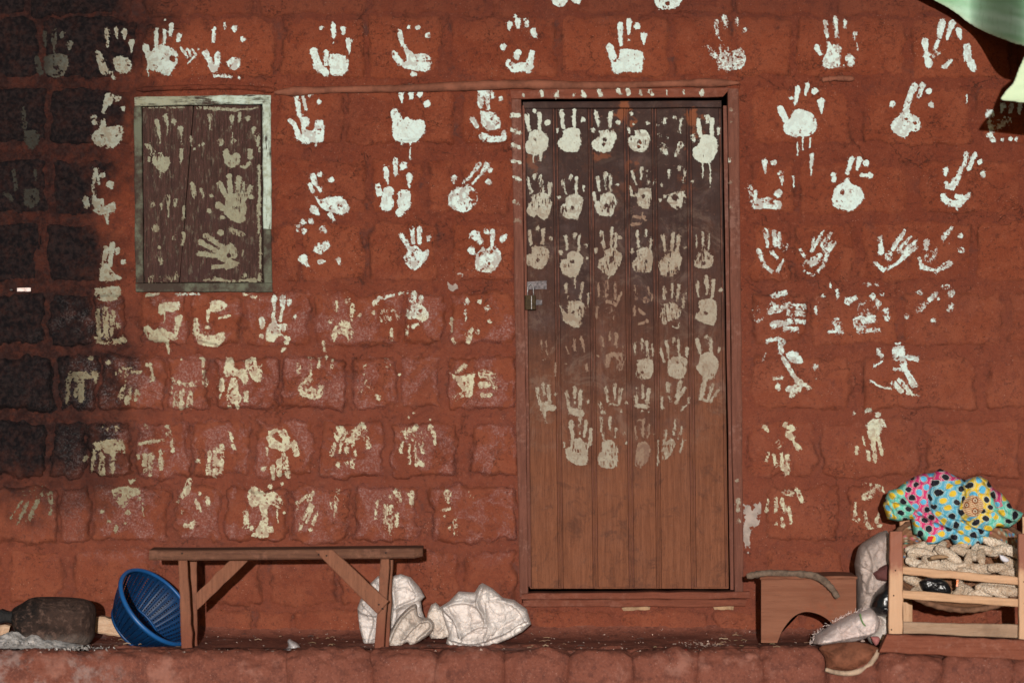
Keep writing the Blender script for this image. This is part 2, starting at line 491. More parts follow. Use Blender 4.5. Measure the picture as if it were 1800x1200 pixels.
M['grey_wood'] = wood('grey_dusty_plank', (0.27, 0.17, 0.11), (0.33, 0.22, 0.15), (0.13, 0.08, 0.055), 1, True, 0.8)
M['fire_wood'] = wood('split_firewood', (0.38, 0.235, 0.15), (0.5, 0.35, 0.24), (0.2, 0.11, 0.07), 2, True, 0.8)
M['stool'] = wood('earth_brown_stool', (0.15, 0.058, 0.034), (0.205, 0.086, 0.052), (0.10, 0.036, 0.022), 0.4, True, 0.9, (0.20, 0.062, 0.033))

def two_tone_post():
    k = NT('post_wood_red_above_pale_below'); x, y, z = k.xyz()
    g = k.noise(6, 6, 0.65, stretch=(14, 14, 1.2)); n = k.noise(18, 5, 0.7, off=4)
    pale = k.mix(g, (0.40, 0.22, 0.12), (0.55, 0.34, 0.21))
    red = k.mix(g, (0.19, 0.062, 0.034), (0.26, 0.09, 0.05))
    f = k.ramp(k.math('ADD', z, k.math('MULTIPLY', k.math('SUBTRACT', n, 0.5), 0.12)), 0.24, 0.31)
    c = k.mix(f, pale, red)
    return k.out(c, 0.65, k.bump(g, 0.3, 0.004), 0.3)
M['post'] = two_tone_post()

def door_material(name, rail=False):
    k = NT(name); x, y, z = k.xyz()
    st = (16, 16, 1.0)
    g = k.noise(7, 6, 0.7, stretch=st); g2 = k.noise(30, 4, 0.7, stretch=st, off=3)
    n = k.noise(4, 5, 0.65, off=7); n3 = k.noise(60, 4, 0.7, off=9); n5 = k.noise(10, 5, 0.7, off=15)
    dark = k.mix(g, (0.021, 0.0130, 0.0120), (0.052, 0.029, 0.025))
    red = k.mix(k.ramp(g, 0.2, 0.8), (0.105, 0.038, 0.020), (0.190, 0.072, 0.038))
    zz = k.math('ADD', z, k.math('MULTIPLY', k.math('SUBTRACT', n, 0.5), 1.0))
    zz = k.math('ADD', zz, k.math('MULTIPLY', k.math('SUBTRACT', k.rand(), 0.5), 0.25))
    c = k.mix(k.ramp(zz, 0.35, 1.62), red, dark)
    c = k.mix(k.math('MULTIPLY', k.attr('bead')[0], k.ramp(n5, 0.40, 0.60, 0.15, 0.85)), c, (0.150, 0.058, 0.040))
    # grey-violet bloom of old varnish
    c = k.mix(k.math('MULTIPLY', k.ramp(n5, 0.5, 0.72, 0, 0.24), k.ramp(z, 0.5, 1.0)), c, (0.125, 0.078, 0.072))
    c = k.mix(k.ramp(k.noise(14, 6, 0.75, off=61, dist=0.6), 0.50, 0.66, 0, 0.55), c, (0.060, 0.026, 0.018))
    c = k.mix(k.ramp(g2, 0.55, 0.70, 0, 0.6), c, (0.03, 0.015, 0.012))
    c = k.mix(k.ramp(n3, 0.6, 0.75, 0, 0.45), c, (0.17, 0.085, 0.06))
    hz = k.math('MULTIPLY', k.ramp(k.noise(8, 6, 0.78, off=81, dist=0.8), 0.50, 0.66, 0, 0.28), k.math('MULTIPLY', k.ramp(z, 0.62, 0.85), k.ramp(z, 1.75, 1.45, 0.35, 1.0)))
    c = k.mix(hz, c, (0.215, 0.150, 0.115))
    # red earth smeared near the top and the right edge
    rs = k.math('MULTIPLY', k.ramp(k.noise(9, 5, 0.6, off=21), 0.58, 0.64), k.ramp(z, 1.55, 1.95))
    c = k.mix(k.math('MULTIPLY', rs, 0.8), c, (0.19, 0.062, 0.028))
    # scratches
    sc = k.math('MULTIPLY', k.ramp(k.noise(12, 2, 0.5, stretch=(6, 1, 6), off=30, dist=2.5), 0.497, 0.5), k.ramp(k.noise(12, 2, 0.5, stretch=(6, 1, 6), off=30, dist=2.5), 0.503, 0.5))
    sc = k.math('MULTIPLY', sc, k.ramp(k.noise(5, 3, 0.6, off=17), 0.52, 0.64))
    c = k.mix(k.math('MULTIPLY', sc, 0.55), c, (0.27, 0.17, 0.13))
    h = k.math('ADD', k.math('MULTIPLY', g2, 0.8), k.math('MULTIPLY', n3, 0.3))
    return k.out(c, k.ramp(n5, 0.4, 0.7, 0.9, 0.72), k.bump(h, 0.3, 0.003), 0.12)
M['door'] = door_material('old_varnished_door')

def shutter_material():
    k = NT('worn_shutter_board'); x, y, z = k.xyz()
    st = (16, 16, 0.8)
    g = k.noise(9, 6, 0.7, stretch=st); g2 = k.noise(36, 4, 0.7, stretch=st, off=3); n = k.noise(7, 5, 0.65, off=7)
    c = k.mix(k.ramp(g, 0.3, 0.7), (0.024, 0.0140, 0.0118), (0.062, 0.031, 0.025))
    c = k.mix(k.ramp(g2, 0.56, 0.68, 0, 0.7), c, (0.15, 0.066, 0.062))
    c = k.mix(k.ramp(n, 0.52, 0.7, 0, 0.6), c, (0.04, 0.02, 0.019))
    pn = k.math('MULTIPLY', k.ramp(k.noise(20, 6, 0.75, stretch=(3, 3, 1), off=40), 0.53, 0.64), k.ramp(g2, 0.35, 0.6))
    c = k.mix(k.math('MULTIPLY', pn, 0.5), c, (0.17, 0.155, 0.11))
    return k.out(c, 0.9, k.bump(k.math('ADD', g2, n), 0.35, 0.003), 0.1)
M['shutter'] = shutter_material()

def mint_frame(name, lo, hi, horiz):
    k = NT(name); x, y, z = k.xyz()
    st = (1.5, 12, 12) if horiz else (12, 12, 1.5)
    g = k.noise(8, 6, 0.75, stretch=st); n = k.noise(9, 5, 0.7, off=6)
    v = k.math('ADD', k.math('MULTIPLY', g, 0.65), k.math('MULTIPLY', n, 0.35))
    f = k.ramp(v, lo, hi)
    old = k.mix(k.ramp(n, 0.4, 0.6), (0.042, 0.029, 0.023), (0.105, 0.112, 0.08))
    kh = k.ramp(k.math('ADD', x, k.math('MULTIPLY', k.math('SUBTRACT', n, 0.5), 0.25)), -1.08, -1.24)
    new = k.mix(k.ramp(k.noise(40, 4, 0.7, off=9), 0.4, 0.7), (0.38, 0.455, 0.395), (0.25, 0.28, 0.215))
    new = k.mix(k.math('MULTIPLY', kh, 0.75), new, (0.20, 0.185, 0.12))
    c = k.mix(f, old, new)
    return k.out(c, 0.85, k.bump(v, 0.4, 0.004), 0.12)
M['mint_h'] = mint_frame('mint_painted_wood', 0.41, 0.52, True)
M['mint_v'] = mint_frame('mint_painted_wood_upright', 0.38, 0.49, False)
M['mint_worn_v'] = mint_frame('worn_mint_paint_upright', 0.58, 0.72, False)
M['mint_worn_h'] = mint_frame('worn_mint_paint', 0.58, 0.72, True)

def sack_material(name, a, b, c3, weave=0.5):
    k = NT(name)
    n = k.noise(6, 5, 0.65); n2 = k.noise(30, 4, 0.7, off=3)
    c = k.mix(k.ramp(n, 0.35, 0.65), a, b)
    c = k.mix(k.ramp(n2, 0.55, 0.75, 0, 0.55), c, c3)
    wv = k.math('ADD', k.n("ShaderNodeTexWave", Scale=130.0, Distortion=1.0, _bands_direction='X').outputs[1], k.n("ShaderNodeTexWave", Scale=130.0, Distortion=1.0, _bands_direction='Z').outputs[1])
    cr = k.math('ABSOLUTE', k.math('SUBTRACT', k.noise(26, 5, 0.7, off=11, dist=1.2), 0.5))
    cr = k.math('ADD', k.math('MULTIPLY', cr, 1.6), k.math('MULTIPLY', k.noise(120, 3, 0.7, off=13), 0.25))
    c = k.mix(k.ramp(cr, 0.0, 0.16, 0.30, 0.0), c, c3)  # creases tinted darker here and below: grime tone doubling as painted fold shading
    wr = k.math('ABSOLUTE', k.math('SUBTRACT', k.noise(17, 4, 0.6, off=31, dist=2.2), 0.5))
    wr2 = k.math('ABSOLUTE', k.math('SUBTRACT', k.noise(34, 4, 0.6, off=37, dist=1.8), 0.5))
    c = k.mix(k.ramp(wr, 0.0, 0.018, 0.55, 0.0), c, c3)
    c = k.mix(k.ramp(wr2, 0.0, 0.022, 0.40, 0.0), c, c3)
    cr = k.math('ADD', cr, k.math('ADD', k.math('MULTIPLY', k.ramp(wr, 0.0, 0.07), 1.1), k.math('MULTIPLY', k.ramp(wr2, 0.0, 0.08), 0.6)))
    return k.out(c, 0.7, k.bump(k.math('ADD', k.math('MULTIPLY', wv, 0.10), k.math('MULTIPLY', cr, 0.8)), 0.8, 0.0016), 0.08)
M['sack'] = sack_material('white_woven_sack', (0.62, 0.56, 0.53), (0.74, 0.69, 0.66), (0.46, 0.37, 0.32))
M['sack_brown'] = sack_material('soiled_woven_sack', (0.50, 0.43, 0.38), (0.64, 0.58, 0.53), (0.38, 0.28, 0.22))
M['sack_pink'] = sack_material('frayed_pinkish_sack', (0.55, 0.44, 0.41), (0.68, 0.58, 0.55), (0.42, 0.30, 0.26))
M['sack_grey'] = sack_material('grey_dusty_sack', (0.34, 0.265, 0.235), (0.44, 0.36, 0.325), (0.23, 0.16, 0.13))

def plain(name, col, rough=0.6, spec=0.4, var=0.25, scale=25, bump=0.3, **kw):
    k = NT(name)
    n = k.noise(scale, 5, 0.65); n2 = k.noise(scale * 4, 4, 0.7, off=3)
    c = k.mix(k.ramp(n, 0.35, 0.68), col, tuple(v * (1 - var) for v in col))
    return k.out(c, rough, k.bump(k.math('ADD', n, k.math('MULTIPLY', n2, 0.4)), bump, 0.005), spec, **kw)
M['blue'] = plain('blue_plastic', (0.006, 0.052, 0.165), 0.45, 0.35, 0.35, 12, 0.1)
M['blue_rim'] = plain('blue_plastic_rim', (0.009, 0.082, 0.25), 0.4, 0.4, 0.2, 12, 0.1)
M['black_plastic'] = plain('black_plastic', (0.006, 0.006, 0.007), 0.28, 0.55, 0.2, 25, 0.3)
M['maroon'] = plain('maroon_cloth', (0.10, 0.035, 0.032), 0.8, 0.2)
M['stick'] = plain('rough_grey_bark', (0.165, 0.115, 0.085), 0.95, 0.15, 0.5, 45, 1.0)
M['brass'] = plain('tarnished_brass', (0.048, 0.030, 0.012), 0.7, 0.2, 0.5, 90, 0.4, Metallic=0.15)
M['steel'] = plain('shiny_steel', (0.26, 0.25, 0.25), 0.42, 0.5, 0.5, 80, 0.5, Metallic=0.8)
M['rusty'] = plain('stained_steel_plate', (0.17, 0.145, 0.15), 0.55, 0.4, 0.75, 70, 0.9, Metallic=0.2)
M['plastic_bag'] = plain('thin_clear_plastic_bag', (0.40, 0.36, 0.36), 0.25, 0.6, 0.3, 30, 0.6, Alpha=0.72)
M['yellow'] = plain('yellow_crumb', (0.55, 0.38, 0.12), 0.8, 0.2)
M['red_chip'] = plain('red_plastic', (0.6, 0.03, 0.03), 0.4, 0.5)
M['rusty_nail'] = plain('rusty_nail', (0.03, 0.02, 0.016), 0.8, 0.2)
M['orange'] = plain('orange_plastic', (0.75, 0.17, 0.02), 0.4, 0.5)
M['plaster'] = plain('grey_plaster', (0.33, 0.27, 0.235), 0.9, 0.2, 0.35, 22, 0.5)
M['ledge'] = plain('tan_mud_ledge', (0.20, 0.072, 0.043), 0.85, 0.2, 0.45, 14, 0.5)
M['ash'] = plain('pale_wood_ash', (0.46, 0.43, 0.41), 0.95, 0.1, 0.6, 40, 0.9)
M['char'] = plain('charred_wood', (0.012, 0.011, 0.011), 0.8, 0.3, 0.4, 50, 0.8)
M['husk'] = plain('dry_maize_husk', (0.33, 0.20, 0.11), 0.7, 0.3, 0.4, 30, 0.5)
M['hide'] = plain('brown_leathery_shell', (0.21, 0.078, 0.044), 0.85, 0.12, 0.5, 26, 0.9)
M['lip'] = plain('pale_fibrous_lip', (0.42, 0.30, 0.215), 0.8, 0.2, 0.45, 30, 0.8)
M['green_thread'] = plain('green_thread', (0.10, 0.19, 0.06), 0.7, 0.3)
M['tin'] = plain('rusty_roof_sheet', (0.16, 0.11, 0.09), 0.6, 0.4, 0.5, 4, 0.3, Metallic=0.3)
M['darkroom'] = plain('dark_interior', (0.03, 0.018, 0.014), 0.95, 0.1)  # near-black colour standing in for the unlit room behind the gaps

def stone_material():
    k = NT('smoke_blackened_stone'); x, y, z = k.xyz()
    n = k.noise(9, 6, 0.7); n2 = k.noise(40, 5, 0.7, off=4)
    v = k.math('ADD', k.math('ADD', x, 1.74), k.math('MULTIPLY', k.math('SUBTRACT', n, 0.5), 0.7))
    c = k.mix(k.ramp(v, -0.10, 0.14), (0.010, 0.008, 0.0075), (0.050, 0.029, 0.0225))
    c = k.mix(k.ramp(n2, 0.48, 0.66, 0, 0.75), c, (0.125, 0.075, 0.058))
    c = k.mix(k.ramp(n, 0.50, 0.66, 0, 0.5), c, (0.012, 0.009, 0.008))
    zz = k.math('ADD', z, k.math('MULTIPLY', n2, 0.06))
    c = k.mix(k.ramp(zz, 0.075, 0.03, 0, 0.6), c, (0.20, 0.16, 0.14))
    return k.out(c, 0.9, k.bump(k.math('ADD', n, k.math('MULTIPLY', n2, 0.7)), 1.0, 0.02), 0.15)
M['stone'] = stone_material()

def vcol_material(name, rough=0.6, spec=0.3, bump=0.3, scale=60, **kw):
    k = NT(name)
    c = k.attr('Col')[1]
    n = k.noise(scale, 5, 0.7)
    c = k.mix(k.ramp(n, 0.5, 0.75, 0, 0.25), c, (0.1, 0.07, 0.05))
    return k.out(c, rough, k.bump(n, bump, 0.005), spec, **kw)
M['cloth'] = vcol_material('printed_cotton', 0.75, 0.2, 0.3, 90)
M['tray'] = vcol_material('woven_tray', 0.7, 0.3, 0.5, 80)
M['leaf'] = vcol_material('waxy_leaf', 0.75, 0.15, 0.10, 20)

def cob_material():
    k = NT('maize_cob')
    n = k.noise(30, 5, 0.7); n2 = k.noise(140, 3, 0.7, off=3)
    c = k.mix(k.rand(), (0.44, 0.34, 0.25), (0.66, 0.56, 0.45))
    c = k.mix(k.ramp(n, 0.45, 0.68, 0, 0.75), c, (0.32, 0.21, 0.13))
    c = k.mix(k.ramp(n2, 0.5, 0.7, 0, 0.5), c, (0.66, 0.57, 0.45))
    vk = k.voro(150)
    c = k.mix(k.ramp(vk, 0.46, 0.66, 0, 0.45), c, (0.30, 0.19, 0.12))
    return k.out(c, 0.7, k.bump(k.math('SUBTRACT', n2, vk), 0.8, 0.004), 0.25)
M['cob'] = cob_material()
# ------------------------------------------------------------------ setting: ground, floor, plinth
def ground():
    n = 60
    xs = np.concatenate([np.linspace(-60, -6, 10), np.linspace(-5, 5, 30), np.linspace(6, 60, 10)])
    ys = np.concatenate([np.linspace(-60, -6, 12), np.linspace(-5, 1, 20), np.linspace(3, 60, 10)])
    X, Y = np.meshgrid(xs, ys, indexing='ij')
    Z = -0.47 + 0.03 * (fbm(X * 0.8, Y * 0.8, 3) - 0.5)
    o = mesh_obj('ground', np.stack([X, Y, Z], -1).reshape(-1, 3), grid_faces(len(xs), len(ys)), M['ground'])
    o['kind'] = 'structure'
ground()

def edge_d(px):        # how far the veranda edge stands from the wall
    return 0.585 + 0.10 * sstep(1430, 1580, px) + 0.02 * (fbm(np.asarray(px) / 160.0, 0 * np.asarray(px, float), 5) - 0.5)

def veranda():
    # floor: one sheet from the wall to the rounded edge blocks
    px = np.arange(-330, 2140, 8.0); v = np.linspace(0, 1, 34)
    U, V = np.meshgrid(px, v, indexing='ij')
    x = (U - 900) / 470.0
    d = -0.02 + V * (edge_d(U) - 0.045 + 0.02)
    z = 0.022 * (fbm(x * 3.0, d * 7.0, 9) - 0.5) + 0.006 * (fbm(x * 22, d * 22, 10) - 0.5)
    z = z + 0.035 * np.exp(-d / 0.035)                       # rounded foot of the wall
    z = z + 0.012 * sstep(0.7, 1.0, V) + floor_z(d)
    o = mesh_obj('floor', np.stack([x, -d, z], -1).reshape(-1, 3), grid_faces(len(px), len(v)), M['floor'])
    o['kind'] = 'structure'
    # edge: rounded mud blocks
    root = thing('veranda_edge', 'low kerb of rounded red mud blocks along the front of the veranda floor', 'kerb')
    cuts = [-330, -150, 95, 330, 500, 653, 767, 887, 1000, 1112, 1226, 1340, 1452, 1542, 1657, 1783, 1900, 2030, 2140]
    for i in range(len(cuts) - 1):
        a, b = cuts[i], cuts[i + 1]
        us = np.linspace(a - 3, b + 3, max(14, int((b - a) / 4)))
        ts = np.linspace(0, 1, 44)
        U, T = np.meshgrid(us, ts, indexing='ij')
        U0 = U
        U = U + (T - 0.5) * (22 * math.sin(a * 1.3) * (1 - (U - a) / (b - a)) + 22 * math.sin(b * 1.3) * (U - a) / (b - a)) + 5 * (fbm(U / 30, T * 6, 23) - .5)
        r = 0.075
        ed = edge_d(U)
        s1, s2 = 0.30, 0.62
        ang = np.clip((T - s1) / (s2 - s1), 0, 1) * math.pi / 2
        dd = ed - r + r * np.sin(ang) - (1 - np.clip(T / s1, 0, 1)) * 0.07
        zz = -r + r * np.cos(ang) - np.clip((T - s2) / (1 - s2), 0, 1) * 0.42
        nx_d, nx_z = np.sin(ang), np.cos(ang)
        e = np.minimum(U0 - a, b - U0) + 3
        strong = 1.0 if b > 520 else 0.12
        w = 11.0 + 16 * rnd.random()
        bul = strong * (0.034 * np.sqrt(np.clip(1 - (1 - np.clip(e / (w * 2), 0, 1)) ** 2, 0, 1)) - 0.026)
        bul = bul * (0.35 + 0.65 * sstep(0.10, 0.45, T))
        bul = bul + 0.040 * (fbm(U / 75.0, T * 4.0, 21) - 0.5) + 0.020 * (fbm(U / 14.0, T * 16, 22) - 0.5)
        dd = dd + nx_d * bul; zz = zz + nx_z * bul + 0.008 + floor_z(ed)
        X = (U - 900) * (D - ed) / F
        mesh_obj('mud_block', np.stack([X, -dd, zz], -1).reshape(-1, 3), grid_faces(len(us), len(ts)), M['floor'], root)
    settle(root, (0, -0.6, -0.45))
veranda()

# ------------------------------------------------------------------ the house wall: heights on one lattice, shared by mortar, bricks and prints
G = 3.0
gx = np.arange(-342, 2142 + G, G); gy = np.arange(-246, 1131 + G, G)
GX, GY = np.meshgrid(gx, gy, indexing='ij')
H_m = 0.016 * (fbm(GX / 130, GY / 130, 40) - 0.5) + (0.010 + 0.010 * sstep(480, 600, GY) * (GX < 910)) * (fbm(GX / 22, GY / 22, 41) - 0.5) + (0.005 + 0.004 * sstep(480, 600, GY) * (GX < 910)) * (fbm(GX / 8, GY / 8, 42, 2) - 0.5)
JOINT = np.zeros_like(GX); CRACK = np.zeros_like(GX)
H_t = H_m.copy()

DOOR = [(901, 159), (1295, 158), (1302, 1061), (917, 1061)]
WIN = [(239, 172), (473, 170), (475, 510), (241, 510)]

ROWS = [   # y0, y1, proud, brick x-ranges
    (-200, -95, .004, [(-320, -120), (-100, 90), (110, 300), (320, 520), (540, 740), (760, 960), (975, 1170), (1190, 1380), (1400, 1590), (1610, 1800), (1820, 2000), (2015, 2120)]),
    (-80, 25, .004, [(-320, -180), (-160, 40), (60, 235), (255, 440), (455, 640), (655, 850), (865, 940), (960, 1150), (1165, 1290), (1300, 1456), (1475, 1650), (1670, 1850), (1870, 2050)]),
    (34, 134, .006, [(-310, -120), (-105, 62), (80, 235), (252, 482), (500, 637), (650, 772), (793, 975), (988, 1172), (1186, 1284), (1292, 1388), (1404, 1588), (1604, 1770), (1790, 1960), (1975, 2120)]),
    (157, 250, .007, [(-320, -130), (-110, 80), (95, 230), (488, 597), (610, 795), (812, 893), (1322, 1496), (1521, 1704), (1722, 1890), (1910, 2080)]),
    (284, 372, .007, [(-320, -110), (-90, 78), (97, 229), (487, 642), (660, 738), (752, 792), (816, 896), (1322, 1396), (1411, 1594), (1618, 1790), (1810, 1990), (2010, 2120)]),
    (394, 492, .007, [(-310, -130), (-110, 68), (88, 228), (487, 520), (534, 640), (655, 765), (800, 903), (1325, 1388), (1400, 1498), (1516, 1706), (1722, 1880), (1900, 2080)]),
    (518, 604, .011, [(-320, -100), (-80, 76), (88, 160), (166, 222), (250, 328), (340, 422), (432, 543), (554, 706), (714, 778), (790, 902), (1324, 1414), (1426, 1574), (1592, 1760), (1778, 1960), (1980, 2110)]),
    (628, 718, .012, [(-310, -140), (-110, 92), (106, 170), (178, 291), (298, 364), (377, 488), (496, 606), (620, 696), (706, 772), (790, 905), (1322, 1492), (1523, 1712), (1736, 1900), (1920, 2090)]),
    (743, 836, .013, [(-320, -120), (-90, 76), (92, 150), (156, 230), (240, 330), (339, 440), (454, 550), (562, 672), (690, 802), (833, 906), (1318, 1430), (1446, 1611), (1626, 1790), (1810, 1990), (2010, 2110)]),
    (856, 951, .013, [(-310, -70), (-50, 100), (106, 160), (166, 298), (312, 388), (398, 502), (511, 614), (630, 735), (758, 904), (1350, 1474), (1494, 1600), (1620, 1790), (1810, 1980), (2000, 2110)]),
    (970, 1062, .008, [(-320, -110), (-90, 4), (22, 108), (130, 262), (276, 344), (356, 458), (482, 588), (602, 708), (718, 806), (816, 906), (1345, 1480), (1500, 1650), (1670, 1830), (1850, 2040)]),
    (1074, 1124, .005, [(-310, -60), (-40, 130), (150, 300), (320, 440), (452, 510), (520, 640), (655, 790), (805, 930), (945, 1080), (1095, 1240), (1255, 1400), (1415, 1560), (1580, 1740), (1760, 1930), (1950, 2110)]),
]
sdD = poly_sd(GX, GY, DOOR)[0]; sdW = poly_sd(GX, GY, WIN)[0]
OPEN = (sdD > 0) | (sdW > 0)
BR = []
ri = np.random.RandomState(5)
for y0, y1, proud, xs in ROWS:
    for a, b in xs:
        i0 = np.searchsorted(gx, a - 16); i1 = np.searchsorted(gx, b + 16); j0 = np.searchsorted(gy, y0 - 16); j1 = np.searchsorted(gy, y1 + 16)
        X = GX[i0:i1, j0:j1]; Y = GY[i0:i1, j0:j1]
        sdl = [ri.uniform(-3, 3) for _ in range(4)]
        cx, cy = (a + b) / 2, (y0 + y1) / 2
        hw, hh = (b - a) / 2, (y1 - y0) / 2
        tilt = ri.uniform(-.012, .012)
        lowb = max(0.0, min(1.0, (y0 - 420) / 120.0))
        xx = (X - cx) - (Y - cy) * tilt * 2 + (10 + 1 * lowb) * (fbm(X / 30, Y / 30, 50) - 0.5) * 2; yy = (Y - cy) + (X - cx) * tilt + (10 + 1 * lowb) * (fbm(X / 32 + 9, Y / 32, 51) - 0.5) * 2
        rr = min(3 + 6 * ri.rand(), hw * 0.4)
        qx = np.abs(xx) - (hw - rr); qy = np.abs(yy) - (hh - rr)
        sd = -(np.hypot(np.maximum(qx, 0), np.maximum(qy, 0)) + np.minimum(np.maximum(qx, qy), 0) - rr)
        sd = sd + (3.0 + 5.0 * lowb) * (fbm(X / 8, Y / 8, 52, 2) - 0.5)
        pr = proud * ri.uniform(0.6, 1.3) * (0.45 + 0.75 * lowb) * (0.55 if a > 1300 else 1.0)
        tx, ty = ri.uniform(-.003, .003, 2)
        low = max(0.0, min(1.0, (y0 - 380) / 200.0))
        hb = pr * sstep(-1.0, 4 + 7 * fbm(X / 30, Y / 30, 58) - 3 * lowb, sd) + 0.010 * np.clip(sd, -30, 0) * 0.22
        hb = hb + tx * xx / hw + ty * yy / hh + (0.005 + 0.007 * low) * (fbm(X / 22 + a, Y / 22, 53) - 0.5) * sstep(0, 8, sd) + (0.0016 + 0.002 * low) * (fbm(X / 6, Y / 6, 54, 2) - 0.5)
        hb = hb + H_m[i0:i1, j0:j1] * 0.6 + 0.001
        BR.append((i0, i1, j0, j1, sd, hb))
        sl = (slice(i0, i1), slice(j0, j1))
        near = np.exp(-(np.minimum(sd, 0) / 6.0) ** 2) * (sd < 2)
        vert = sstep(-4, 8, (np.abs(xx) - hw) - (np.abs(yy) - hh))
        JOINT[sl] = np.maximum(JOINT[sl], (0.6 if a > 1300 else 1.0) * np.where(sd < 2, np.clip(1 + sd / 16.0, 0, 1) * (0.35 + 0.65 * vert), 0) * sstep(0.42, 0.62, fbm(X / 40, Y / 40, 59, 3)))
        cr = np.exp(-((sd + 1.5) / 1.7) ** 2) * sstep(0.50, 0.64, fbm(X / 30 + 3, Y / 30, 57, 3)) * (0.40 + 0.5 * vert)
        CRACK[sl] = np.maximum(CRACK[sl], cr)
groove = CRACK
H_m2 = H_m - 0.008 * groove - 0.002 * JOINT
H_t = H_m2.copy()
inb = np.zeros_like(GX) - 99
for (i0, i1, j0, j1, sd, hb) in BR:
    sl = (slice(i0, i1), slice(j0, j1))
    H_t[sl] = np.where(sd > -3, np.maximum(H_t[sl], hb), H_t[sl]); inb[sl] = np.maximum(inb[sl], sd)

def wall_h(px, py):
    fx = np.clip((px - gx[0]) / G, 0, len(gx) - 1.001); fy = np.clip((py - gy[0]) / G, 0, len(gy) - 1.001)
    i = fx.astype(int); j = fy.astype(int); u = fx - i; v = fy - j
    return (H_t[i, j] * (1 - u) + H_t[i + 1, j] * u) * (1 - v) + (H_t[i, j + 1] * (1 - u) + H_t[i + 1, j + 1] * u) * v

def lat_verts(X, Y, H):
    return np.stack([(X - 900) / 470.0, -H, ZC - (Y - 600) / 470.0], -1).reshape(-1, 3)

house = thing('mud_house', 'red mud brick house front covered in white handprints, sooty at its left end', 'house')
keep = ~(OPEN[:-1, :-1] & OPEN[1:, 1:] & OPEN[:-1, 1:] & OPEN[1:, :-1])
deep = inb > 9
keep &= ~(deep[:-1, :-1] & deep[1:, 1:] & deep[:-1, 1:] & deep[1:, :-1])
V = lat_verts(GX, GY, H_m2); Fm = grid_faces(len(gx), len(gy), keep)
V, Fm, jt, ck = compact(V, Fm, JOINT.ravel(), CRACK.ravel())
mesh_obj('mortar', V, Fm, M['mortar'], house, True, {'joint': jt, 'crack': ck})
for (i0, i1, j0, j1, sd, hb) in BR:
    k = (sd[:-1, :-1] > -5) & (sd[1:, 1:] > -5)
    op = OPEN[i0:i1, j0:j1]
    k &= ~(op[:-1, :-1] | op[1:, 1:])
    if k.sum() < 12: continue
    V = lat_verts(GX[i0:i1, j0:j1], GY[i0:i1, j0:j1], hb)
    f = grid_faces(i1 - i0, j1 - j0, k)
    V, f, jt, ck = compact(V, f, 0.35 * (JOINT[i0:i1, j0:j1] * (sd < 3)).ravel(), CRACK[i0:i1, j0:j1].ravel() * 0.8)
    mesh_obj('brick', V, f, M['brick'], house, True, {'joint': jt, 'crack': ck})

def box(name, x0, x1, y0, y1, z0, z1, mat, parent):
    bm = bmesh.new()
    vs = [bm.verts.new((x, y, z)) for x in (x0, x1) for y in (y0, y1) for z in (z0, z1)]
    for f in ((0, 1, 3, 2), (4, 6, 7, 5), (0, 4, 5, 1), (2, 3, 7, 6), (0, 2, 6, 4), (1, 5, 7, 3)):
        bm.faces.new([vs[i] for i in f])
    return bm_obj(name, bm, mat, parent)
# body of the house behind the front wall: side and back walls, ceiling side of the roof
xl, xr = (gx[0] - 900) / 470 , (gx[-1] - 900) / 470
box('side_wall', xl, xl + 0.18, 0.03, 3.2, -0.45, 2.78, M['darkroom'], house)
box('side_wall', xr - 0.18, xr, 0.03, 3.2, -0.45, 2.78, M['darkroom'], house)
box('back_wall', xl + 0.18, xr - 0.18, 3.0, 3.2, -0.45, 2.78, M['darkroom'], house)
box('inner_floor', xl + 0.18, xr - 0.18, 0.16, 3.0, -0.3, -0.05, M['darkroom'], house)
# sheet roof with a small eave, corrugated
def roof():
    n = 260; xs = np.linspace(xl - 0.25, xr + 0.25, n)
    V = []
    for y, z in ((-0.75, 2.66), (1.6, 3.35), (3.5, 2.75)):
        for x in xs: V.append((x, y, z + 0.012 * math.sin(x * 80)))
    f = [(r * n + i, r * n + i + 1, (r + 1) * n + i + 1, (r + 1) * n + i) for r in range(2) for i in range(n - 1)]
    mesh_obj('roof', V, f, M['tin'], house)
roof()

# mud ledge over the window and the door
def ledge(name, path, r0, mat, seed):
    p = smooth_path(path, 90)
    pts = [P(a, b, 0.004) for a, b in p]
    o = tube(name, pts, [r0 * (0.75 + 0.5 * vnoise(np.array(i / 5.0), np.array(seed + .0), seed)) * min(1, (i + 2) / 6, (len(pts) - i + 1) / 6) for i in range(len(pts))], mat, house, 10, 0.05, seed)
ledge('mud_ledge', [(482, 163), (600, 158), (740, 155), (900, 149), (1060, 151), (1200, 147), (1300, 146)], 0.0155, M['ledge'], 3)
ledge('mud_ledge', [(1444, 141), (1470, 138), (1502, 139)], 0.010, M['ledge'], 5)
ledge('mud_ledge', [(240, 158), (330, 154), (420, 154), (484, 160)], 0.010, M['mortar'], 7)
